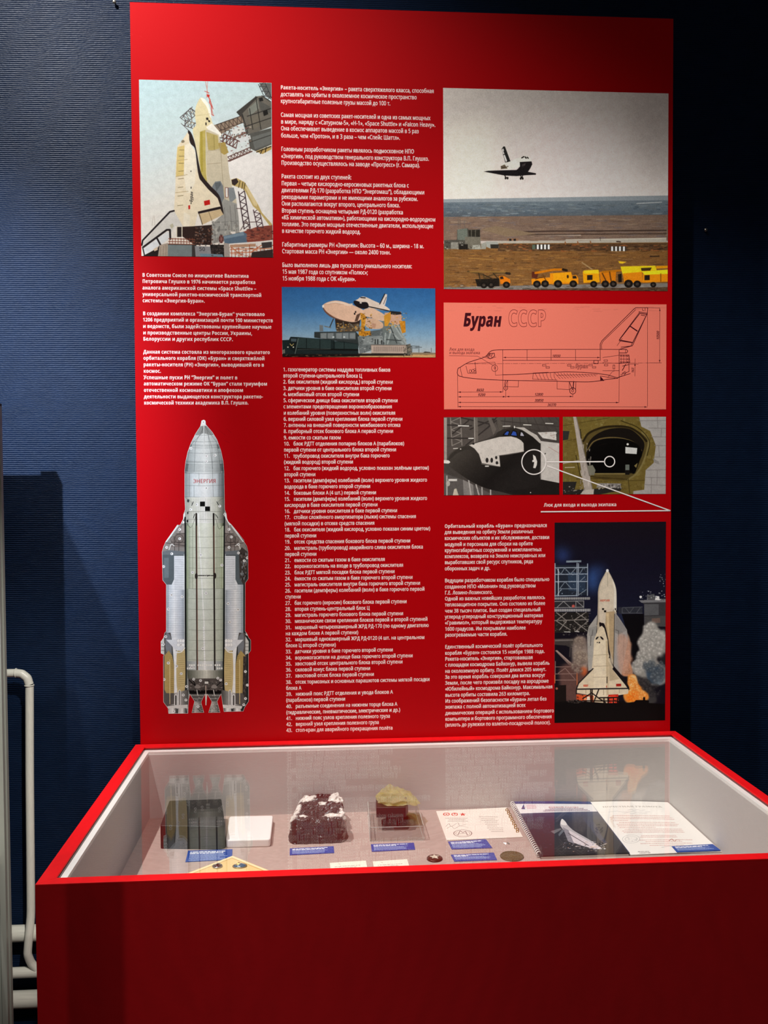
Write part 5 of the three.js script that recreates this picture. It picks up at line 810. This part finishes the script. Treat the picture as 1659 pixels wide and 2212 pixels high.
// ---- printed matter ----
const strokes = (S, x0, x1, y, h, style, gap = 0.25) => { let x = x0; while (x < x1) { const w = h * (0.8 + rnd() * 3); S.poly([x, y, Math.min(x + w, x1), y, Math.min(x + w, x1), y + h, x, y + h], style); x += w + h * gap * 2; } };
function infoLabel(corners, rows, label) {
  const S = new Sheet([0, 0.107, 0, 0.042], 3600, [[0, 0], [107, 0], [107, 42], [0, 42]]); S.fill('#22489c');
  for (const [x0, x1, y, h, c] of rows) strokes(S, x0, x1, y, h, c ?? '#dfe6f2', 0.2);
  tag(leaf('caption_card', corners, 0.0012, paper(S.texture(), { roughness: 0.5 }), scene), label, 'caption card', 'blue caption cards in the case');
}
const cap = (b, n) => [[6, 92, 5, 3.6, '#f4f6fa'], [6, b, 10.5, 3.6, '#f4f6fa'], ...Array.from({ length: n }, (_, i) => [6, 96 - rnd() * 20, 17 + i * 4.2, 1.9, '#aebfe0'])];
infoLabel([[-0.573, 0.0003, 0.277], [-0.466, 0.0003, 0.277], [-0.461, 0.0003, 0.337], [-0.570, 0.0003, 0.342]], cap(86, 6), 'blue caption card in front of the black block');
infoLabel([[-0.326, 0.0003, 0.284], [-0.219, 0.0003, 0.279], [-0.218, 0.0003, 0.319], [-0.325, 0.0003, 0.323]], cap(84, 5), 'blue caption card in front of the scorched fragment');
infoLabel([[-0.127, 0.0003, 0.275], [-0.020, 0.0003, 0.274], [-0.021, 0.0003, 0.315], [-0.127, 0.0003, 0.319]], cap(62, 5), 'blue caption card in front of the clear glass block');
infoLabel([[0.065, 0.0003, 0.274], [0.162, 0.0003, 0.267], [0.168, 0.0003, 0.321], [0.068, 0.0003, 0.321]], cap(70, 5), 'blue caption card just below the card with red emblems');
infoLabel([[0.061, 0.0003, 0.353], [0.166, 0.0003, 0.349], [0.166, 0.0003, 0.391], [0.064, 0.0003, 0.391]], cap(40, 4), 'blue caption card between the star badge and the olive coin');
infoLabel([[0.603, 0.0042, 0.357], [0.708, 0.0042, 0.352], [0.711, 0.0042, 0.390], [0.602, 0.0042, 0.392]], cap(74, 4), 'blue caption card on the lower corner of the white certificate');

// card with red emblems, gilt binding on its right side
{
  const o = thing('emblem_card', 'cream card with red emblems, an oval stamp and gilt binding', 'card', [0, 0, 0]);
  const S = new Sheet([0, 0.195, 0, 0.21], 2600, [[50, 255], [390, 232], [470, 380], [100, 395]]); S.fill('#efe6da');
  for (const x of [97, 135]) S.ring(x, 270, 13, 7, '#d4402c', 5); S.poly('172 262 177 267 188 267 180 271 183 278 174 274 164 278 166 271 158 268 168 267', '#d4402c').ring(97, 270, 4, 3, '#d4402c').ring(135, 268, 5, 3, '#d4402c');
  for (const [a, b, y] of [[92, 195, 288], [108, 185, 295], [104, 200, 302], [250, 345, 280], [262, 330, 290], [262, 345, 298], [278, 340, 306], [282, 350, 316], [290, 340, 325], [290, 372, 335], [300, 370, 344], [310, 372, 352]]) strokes(S, a, b, y, 3, 'rgba(150,130,120,0.6)');
  S.curve('95 330 110 316 120 330 150 312 160 326 190 318', 'rgba(120,90,80,0.7)', 2).curve('100 340 120 328 135 340 160 328 200 334', 'rgba(120,90,80,0.7)', 2).ring(174, 363, 42, 17, '#7b6058', 3.5).ring(174, 363, 33, 12, '#a58a80', 2).line('150 372 162 350 174 360 186 352 196 372', '#7b6058', 3).line('158 365 190 362', '#7b6058', 3);
  leaf('page', [[0.062, 0.0004, 0.068], [0.258, 0.0004, 0.056], [0.257, 0.0004, 0.262], [0.063, 0.0004, 0.266]], 0.0015, paper(S.texture()), o).userData.label = 'cream printed page';
  const gold = phys(0xa9813c, 0.35, { metalness: 0.7 }), loop = new THREE.TorusGeometry(0.0032, 0.0012, 8, 14);
  for (let i = 0; i < 13; i++) { const m = mesh('binding_ring', loop, gold, o); m.position.set(0.2535 - i * 0.0003 + (i % 2) * 0.002, F + 0.0045, 0.082 + i * 0.0125); m.rotation.set(0, 0.25, 0); m.userData.label = 'gilt binding loop'; }
}
// spiral bound booklet with a launch picture
const bookCorners = [[0.272, 0.016, 0.060], [0.491, 0.009, 0.060], [0.486, 0.005, 0.392], [0.268, 0.005, 0.392]];
{
  const o = thing('spiral_booklet', 'spiral bound booklet with a dark launch photograph and white title band', 'booklet', [0, 0, 0]);
  const S = new Sheet([0, 0.22, 0, 0.335], 2600, [[395, 210], [790, 215], [985, 465], [548, 478]]); S.fill('#1d3566');
  S.poly('400 222 800 228 826 264 440 270', '#f1eeee').poly('395 208 792 213 800 226 402 220', '#1c3f7c');
  S.poly('446 248 458 224 466 250', '#22407e').line('450 244 470 238', '#c43c34', 3); for (const [a, b, y] of [[472, 520, 229], [474, 524, 236], [476, 526, 243]]) strokes(S, a, b, y, 2.6, 'rgba(200,90,110,0.8)');
  S.text('БОЕВОЙ РАСЧЕТ', 588, 244, 15, '#a2242c', { width: 150, weight: 'bold' }); for (const [a, b, y] of [[590, 760, 247], [570, 780, 253], [560, 790, 259]]) strokes(S, a, b, y, 3, '#6a4a6c');
  S.poly('440 272 826 266 985 470 545 480', S.across(640, 270, 760, 480, [[0, '#22365c'], [0.25, '#1b2136'], [1, '#15141c']]));
  S.truss(480, 300, 600, 335, 8, 9, '#4f5466', 2).truss(500, 330, 610, 362, 8, 8, '#3d4150', 2).specks(70, 480, 290, 900, 460, ['#2b3043', '#11121a', '#3c4256'], 14, 4);
  S.blob('655 302 672 312 690 335 720 360 790 400 830 430 800 438 740 425 690 390 670 360 648 330', '#b9b4b8').blob('655 300 674 314 680 330 652 326', '#e8e4e2').blob('690 360 720 370 800 415 850 440 830 448 760 430 700 405', '#d9cfd4').poly('660 340 690 355 720 420 690 410', '#8a8690').poly('600 360 650 345 655 352 620 372', '#6a6a70').line('690 370 790 430', '#4a3a44', 5).poly('640 375 660 350 672 356 645 385', '#5f6670');
  S.specks(60, 660, 410, 880, 458, ['#ece6e2', '#8f8a92', '#c9a08a', '#23222a'], 12, 4).specks(20, 800, 420, 870, 450, ['#f3d6b8', '#ffffff'], 9, 4).blob('760 300 800 300 850 380 880 420 840 400 800 350', '#2b3350');
  leaf('cover', bookCorners, 0.003, paper(S.texture(), { roughness: 0.35 }), o, 0.001).userData.label = 'printed cover with a launch photograph';
  leaf('page_block', [[0.276, 0.0105, 0.063], [0.489, 0.0035, 0.063], [0.484, 0.0006, 0.391], [0.272, 0.0006, 0.391]], 0.004, std(0xded8d0, 0.8), o).userData.label = 'pale edges of the pages';
  const loop = new THREE.TorusGeometry(0.0062, 0.0015, 8, 18), white = std(0xe8e4de, 0.4);
  for (let i = 0; i < 30; i++) { const t = (i + 0.5) / 30, m = mesh('spiral_loop', loop, white, o); m.position.set(0.2715 - 0.004 * t, F + 0.0165 - 0.0085 * t, 0.066 + 0.322 * t); m.rotation.y = 0.35; m.userData.label = 'white spiral loop'; }
}
// certificate
{
  const S = new Sheet([0, 0.225, 0, 0.335], 2600, [[805, 215], [1170, 210], [1437, 456], [985, 465]]); S.fill('#f4efe8');
  const row = (a, b, y, style = 'rgba(190,120,110,0.55)', h = 3) => strokes(S, a, b, y, h, style, 0.35);
  S.text('ПОЧЕТНАЯ ГРАМОТА', 862, 241, 21, '#b0a69c', { width: 276, font: 'serif', weight: 'bold' });
  for (const [a, b, y] of [[980, 1060, 249], [890, 1085, 257], [960, 1070, 264]]) S.curve(`${a} ${y + 4} ${a + (b - a) * 0.2} ${y} ${a + (b - a) * 0.35} ${y + 5} ${a + (b - a) * 0.55} ${y + 1} ${a + (b - a) * 0.75} ${y + 5} ${b} ${y + 2}`, 'rgba(120,110,120,0.6)', 2);
  for (const [a, b, y] of [[905, 1180, 276], [892, 1190, 284], [895, 1200, 291], [905, 980, 299], [935, 1205, 308], [922, 1220, 316], [928, 1215, 323], [935, 1110, 331], [960, 1240, 340], [948, 1245, 348], [955, 1250, 355], [1040, 1210, 372], [1035, 1215, 379], [1030, 1290, 393], [1060, 1240, 401], [1035, 1290, 410], [1080, 1250, 420]]) row(a, b, y);
  S.ring(990, 388, 42, 20, 'rgba(150,150,150,0.4)', 3).ring(990, 388, 30, 13, 'rgba(150,150,150,0.35)', 3).specks(20, 965, 380, 1015, 398, ['rgba(150,150,150,0.3)'], 8, 4).curve('1175 400 1190 390 1200 402 1215 394 1228 398', '#b06a5a', 2.5).curve('1140 432 1180 426 1195 432 1215 425', '#8a7a80', 2);
  row(1022, 1080, 449, 'rgba(110,95,95,0.75)', 3.5); row(1030, 1085, 456, 'rgba(110,95,95,0.75)', 3.5); S.curve('912 330 900 300 905 280', 'rgba(200,170,150,0.25)', 10);
  tag(leaf('certificate', [[0.493, 0.0085, 0.056], [0.712, 0.001, 0.056], [0.7125, 0.001, 0.391], [0.4885, 0.001, 0.391]], 0.0014, paper(S.texture()), scene, 0.0022), 'white honorary certificate with faint red lines beside the booklet', 'certificate');
}
// yellow pennant with two badges
{
  const S = new Sheet([-0.58, -0.35, 0.30, 0.53], 1400, [[-580, 300], [-350, 300], [-350, 530], [-580, 530]]); S.fill('#e9c98a');
  S.line('-462 322 -365 415 -462 508 -559 415 -462 322', '#f3e2b4', 6).line('-462 330 -373 415 -462 500 -551 415 -462 330', '#c79c52', 2);
  const g = slab([[-0.462, 0.316], [-0.358, 0.416], [-0.462, 0.516], [-0.568, 0.416]], 0.0016, 0.0004, F), p = g.attributes.position;
  for (let i = 0; i < p.count; i++) g.attributes.uv.setXY(i, (p.getX(i) + 0.58) / 0.23, 1 - (p.getZ(i) - 0.30) / 0.23);
  tag(mesh('pennant', g, paper(S.texture()), scene), 'pale yellow cloth pennant with a pointed end, below the first caption card', 'pennant');
  const dome = (r, h) => new THREE.LatheGeometry([[0, h], [r * 0.45, h * 0.9], [r * 0.8, h * 0.55], [r, h * 0.12], [r, 0], [0, 0]].map(([x, y]) => new THREE.Vector2(x, y)).reverse(), 28);
  const a = thing('enamel_badge', 'round dark red badge with a silver rim on the yellow pennant', 'badge', [-0.491, F + 0.0017, 0.376]);
  mesh('rim', new THREE.TorusGeometry(0.0105, 0.0016, 8, 28).rotateX(Math.PI / 2).translate(0, 0.0016, 0), phys(0xc9c4bc, 0.25, { metalness: 0.9 }), a);
  const red = mesh('enamel', dome(0.0103, 0.0065), phys(0x4a0f14, 0.15, { clearcoat: 1 }), a);
  mesh('emblem', new THREE.TubeGeometry(new THREE.CatmullRomCurve3([[-0.006, 0.0058, 0.001], [-0.002, 0.0078, 0.002], [0.001, 0.0078, -0.001], [0.006, 0.0062, -0.004]].map((v) => new THREE.Vector3(...v))), 12, 0.0012, 6), phys(0xe8e4de, 0.3, { metalness: 0.5 }), red);
  const b = thing('enamel_badge', 'oval blue and gold badge on the yellow pennant', 'badge', [-0.439, F + 0.0017, 0.379]);
  const blue = mesh('enamel', dome(0.0135, 0.007).scale(1.15, 1, 0.85), phys(0x27506f, 0.15, { clearcoat: 1 }), b);
  mesh('emblem', new ConvexGeometry([[-0.010, 0.005, 0.004], [-0.002, 0.009, -0.004], [0.002, 0.008, 0.003], [-0.004, 0.006, 0.006], [-0.006, 0.009, 0.001]].map((v) => new THREE.Vector3(...v))), phys(0xb99a5a, 0.3, { metalness: 0.8 }), blue);
  mesh('rim', new THREE.TorusGeometry(0.0137, 0.0013, 8, 32).rotateX(Math.PI / 2).scale(1.15, 1, 0.85).translate(0, 0.0013, 0), phys(0xb99a5a, 0.3, { metalness: 0.9 }), b);
}
// two small white cards near the front
for (const [x0, x1, say] of [[-0.229, -0.144, 'small white card near the glass edge, in front of the scorched fragment\'s caption'], [-0.128, -0.046, 'small white card near the glass edge, in front of the glass block\'s caption']]) {
  const S = new Sheet([0, 0.085, 0, 0.055], 2000, [[0, 0], [85, 0], [85, 55], [0, 55]]); S.fill('#f3ecd9').line('20 8 23 11', '#8a8070', 1.5); strokes(S, 10, 70, 22, 3, 'rgba(120,110,100,0.6)'); strokes(S, 10, 60, 30, 3, 'rgba(120,110,100,0.6)');
  tag(leaf('note_card', [[x0, 0.0004, 0.377], [x1, 0.0004, 0.371], [x1 + 0.002, 0.0004, 0.425], [x0 + 0.002, 0.0004, 0.431]], 0.0016, paper(S.texture()), scene), say, 'card', 'white cards in the case');
}
// star badge
{
  const o = thing('star_badge', 'round brown badge with a pale star, right of the white cards', 'badge', [0.0195, F, 0.372]);
  mesh('disc', new THREE.LatheGeometry([[0, 0.005], [0.013, 0.005], [0.0175, 0.0042], [0.019, 0.0025], [0.019, 0], [0, 0]].map(([x, y]) => new THREE.Vector2(x, y)).reverse(), 32), phys(0x4b2317, 0.3, { metalness: 0.4 }), o);
  const s = new THREE.Shape(); for (let i = 0; i < 10; i++) { const r = i % 2 ? 0.0052 : 0.0115, t = Math.PI / 2 + i * Math.PI / 5; i ? s.lineTo(r * Math.cos(t), r * Math.sin(t)) : s.moveTo(r * Math.cos(t), r * Math.sin(t)); }
  mesh('star', new THREE.ExtrudeGeometry(s, { depth: 0.0012, bevelEnabled: true, bevelSize: 0.0006, bevelThickness: 0.0006, bevelSegments: 1 }).rotateX(-Math.PI / 2).translate(0, 0.0052, 0), phys(0xe2d9c4, 0.35, { metalness: 0.2 }), o);
}
// coin
{
  const o = thing('coin', 'flat olive bronze medal lying beside the booklet', 'coin', [0.205, F, 0.374]);
  mesh('disc', new THREE.LatheGeometry([[0, 0.0025], [0.0245, 0.0025], [0.025, 0.0032], [0.0272, 0.0032], [0.028, 0.0022], [0.028, 0.0004], [0.0275, 0], [0, 0]].map(([x, y]) => new THREE.Vector2(x, y)).reverse(), 40), phys(0x6a6038, 0.45, { metalness: 0.5, bumpMap: dataTex(128, (u, v) => { const h = 0.5 + 0.5 * tn(u, v, 20, 20, 91); return [h, h, h]; }), bumpScale: 0.0006 }), o);
  mesh('relief', new ConvexGeometry([[-0.012, 0.0025, 0.006], [0.012, 0.0025, 0.006], [0.0, 0.0025, -0.012], [-0.004, 0.0042, 0.0], [0.004, 0.0042, 0.002]].map((v) => new THREE.Vector3(...v))), phys(0x75693e, 0.4, { metalness: 0.5 }), o);
}
// small silver pin
{
  const o = thing('lapel_pin', 'tiny silver pin on the case floor left of the booklet', 'pin', [0.208, F, 0.297]);
  mesh('wing', new ConvexGeometry([[-0.009, 0.0002, -0.004], [0.001, 0.0002, 0.002], [-0.002, 0.0002, 0.004], [-0.008, 0.0022, -0.003], [0.0, 0.003, 0.002]].map((v) => new THREE.Vector3(...v))), phys(0xd9d6d0, 0.25, { metalness: 0.9 }), o);
  mesh('stem', new ConvexGeometry([[0.0, 0.0002, -0.004], [0.008, 0.0002, 0.003], [0.005, 0.0002, 0.005], [0.002, 0.0045, -0.002], [0.006, 0.003, 0.003]].map((v) => new THREE.Vector3(...v))), phys(0xb5b1aa, 0.25, { metalness: 0.9 }), o);
}

// ---------- heating pipes on the wall ----------
{
  const white = phys(0xe6e6da, 0.38, { map: dataTex(128, (u, v) => { const n = 0.95 + 0.04 * tn(u, v, 30, 30, 51); return [n, n, n]; }, true) });
  const tube = (pts, r, seg = 60) => new THREE.TubeGeometry(new THREE.CatmullRomCurve3(pts.map((p) => new THREE.Vector3(...p)), false, 'catmullrom', 0.2), seg, r, 20);
  const y = (v) => TOP + v, PZ = -0.045;
  const collar = (name, x, yy, z, r, axis, parent) => { const g = new THREE.TorusGeometry(r, 0.0022, 8, 20); if (axis === 'x') g.rotateY(Math.PI / 2); if (axis === 'y') g.rotateX(Math.PI / 2); return mesh(name, g.translate(x, yy, z), white, parent); };
  const mk = (name, label) => thing(name, label, 'pipe', [0, 0, 0], 0, 'white heating pipes on the blue wall');
  const riser = mk('heating_pipe', 'white bent riser pipe joining a thin horizontal pipe');
  const R0 = 0.0112, ex = -1.047;
  mesh('upper_run', tube([[-2.1, y(0.193), PZ], [-1.6, y(0.193), PZ], [-1.085, y(0.193), PZ]], R0, 20), white, riser);
  const elbow = mesh('elbow', tube([[-1.085, y(0.193), PZ], [-1.067, y(0.190), PZ], [-1.053, y(0.178), PZ], [-1.0475, y(0.160), PZ]], R0 * 1.04, 30), white, riser);
  mesh('riser', tube([[ex, y(0.160), PZ], [ex - 0.004, y(-0.1), PZ], [ex - 0.0075, y(-0.47), PZ], [ex - 0.010, y(-0.535), PZ + 0.012], [ex - 0.0145, y(-0.585), PZ + 0.012], [ex - 0.008, y(-0.615), PZ + 0.004], [ex + 0.012, y(-0.645), PZ]], R0, 90), white, riser);
  collar('weld_bead', -1.083, y(0.193), PZ, R0, 'x', elbow).userData.label = 'rough weld bead'; collar('weld_bead', -1.0475, y(0.158), PZ, R0, 'y', elbow).userData.label = 'rough weld bead';
  const run = (yy, r, label, z) => mesh('run', tube([[-2.1, yy, z], [-1.2, yy, z], [-0.2, yy, z]], r, 20), white, mk('heating_pipe', label));
  mesh('branch_run', tube([[-2.1, y(-0.643), PZ], [-1.2, y(-0.643), PZ], [-0.2, y(-0.643), PZ]], 0.0145, 20), white, riser);
  run(y(-0.543), 0.0225, 'upper thick white horizontal pipe behind the case', -0.066); run(y(-0.731), 0.0235, 'lowest thick white horizontal pipe near the floor', -0.066);
}
// ---------- neighbouring glass showcase ----------
{
  const alu = phys(0xa8ada4, 0.45, { metalness: 0.3 }), dark = std(0x2a2624, 0.6), inner = std(0xc9cbc2, 0.8), pane = phys(0xffffff, 0, { transmission: 1, thickness: 0, ior: 1.5 });
  const o = thing('glass_showcase', 'tall aluminium and glass showcase at the left edge', 'showcase', [0, 0, 0]);
  const xr = -1.0565, xl = -2.0, zb = 0.10, zf = 1.34, H = 1.76, s = 0.04;
  const post = (cx, cz) => {                          // profile with a groove along each face
    const h = s / 2, g = 0.006, d = 0.005, p = [[-h, -h], [-g, -h], [-g, -h + d], [g, -h + d], [g, -h], [h, -h], [h, -g], [h - d, -g], [h - d, g], [h, g], [h, h], [g, h], [g, h - d], [-g, h - d], [-g, h], [-h, h], [-h, g], [-h + d, g], [-h + d, -g], [-h, -g]];
    return new THREE.ExtrudeGeometry(new THREE.Shape(p.map(([x, y]) => new THREE.Vector2(x, y))), { depth: H, bevelEnabled: false }).rotateX(-Math.PI / 2).translate(cx, 0, cz);
  };
  for (const [x, z] of [[xr - s / 2, zb + s / 2], [xr - s / 2, zf - s / 2], [xl + s / 2, zb + s / 2], [xl + s / 2, zf - s / 2]]) { const m = mesh('post', post(x, z), alu, o); m.userData.label = 'grooved aluminium corner post'; mesh('post_cap', span(x - s / 2, x + s / 2, H, H + 0.006, z - s / 2, z + s / 2), dark, m); }
  const a = xl + s, b = xr - s;
  for (const yy of [0.60, H - 0.02]) { for (const z of [zb + s / 2, zf - s / 2]) mesh('rail', span(a, b, yy - 0.02, yy + 0.02, z - 0.015, z + 0.015), alu, o); if (yy < 1) for (const x of [xl + s / 2, xr - s / 2]) mesh('rail', span(x - 0.008, x + 0.008, yy - 0.01, yy + 0.01, zb + s, zf - s), alu, o); }
  mesh('back_panel', span(a, b, 0.62, H - 0.04, zb + 0.012, zb + 0.026), inner, o); mesh('floor_panel', span(a, b, 0.60, 0.62, zb + 0.035, zf - 0.035), inner, o); mesh('top_pane', span(a, b, H - 0.008, H - 0.002, zb + 0.035, zf - 0.035), pane, o).userData.label = 'clear glass pane';
  mesh('front_pane', span(a, b, 0.62, H - 0.04, zf - 0.024, zf - 0.018), pane, o).userData.label = 'clear glass pane'; for (const x of [xl + s / 2, xr - s / 2]) mesh('side_pane', span(x - 0.003, x + 0.003, 0.62, H - 0.04, zb + s, zf - s), pane, o).userData.label = 'clear glass pane';
}
// ---------- screws left in the wall ----------
for (const [x, yy, say] of [[-0.801, 2.037, 'small shiny screw in the wall left of the panel\'s top corner'], [0.877, 1.438, 'small shiny screw in the dark wall right of the panel']]) {
  const o = thing('wall_screw', say, 'screw', [x, TOP + yy, WALL_Z]), steel = phys(0xd9cfc2, 0.2, { metalness: 0.9 });
  mesh('shank', new THREE.CylinderGeometry(0.002, 0.002, 0.007, 12).rotateX(Math.PI / 2).translate(0, 0, 0.0035), steel, o);
  mesh('head', new THREE.LatheGeometry([[0, 0], [0.0045, 0], [0.0052, 0.001], [0.004, 0.0028], [0, 0.0036]].map(([a, b]) => new THREE.Vector2(a, b)), 18).rotateX(Math.PI / 2).translate(0, 0, 0.006), steel, o);
}

renderer.render(scene, camera);
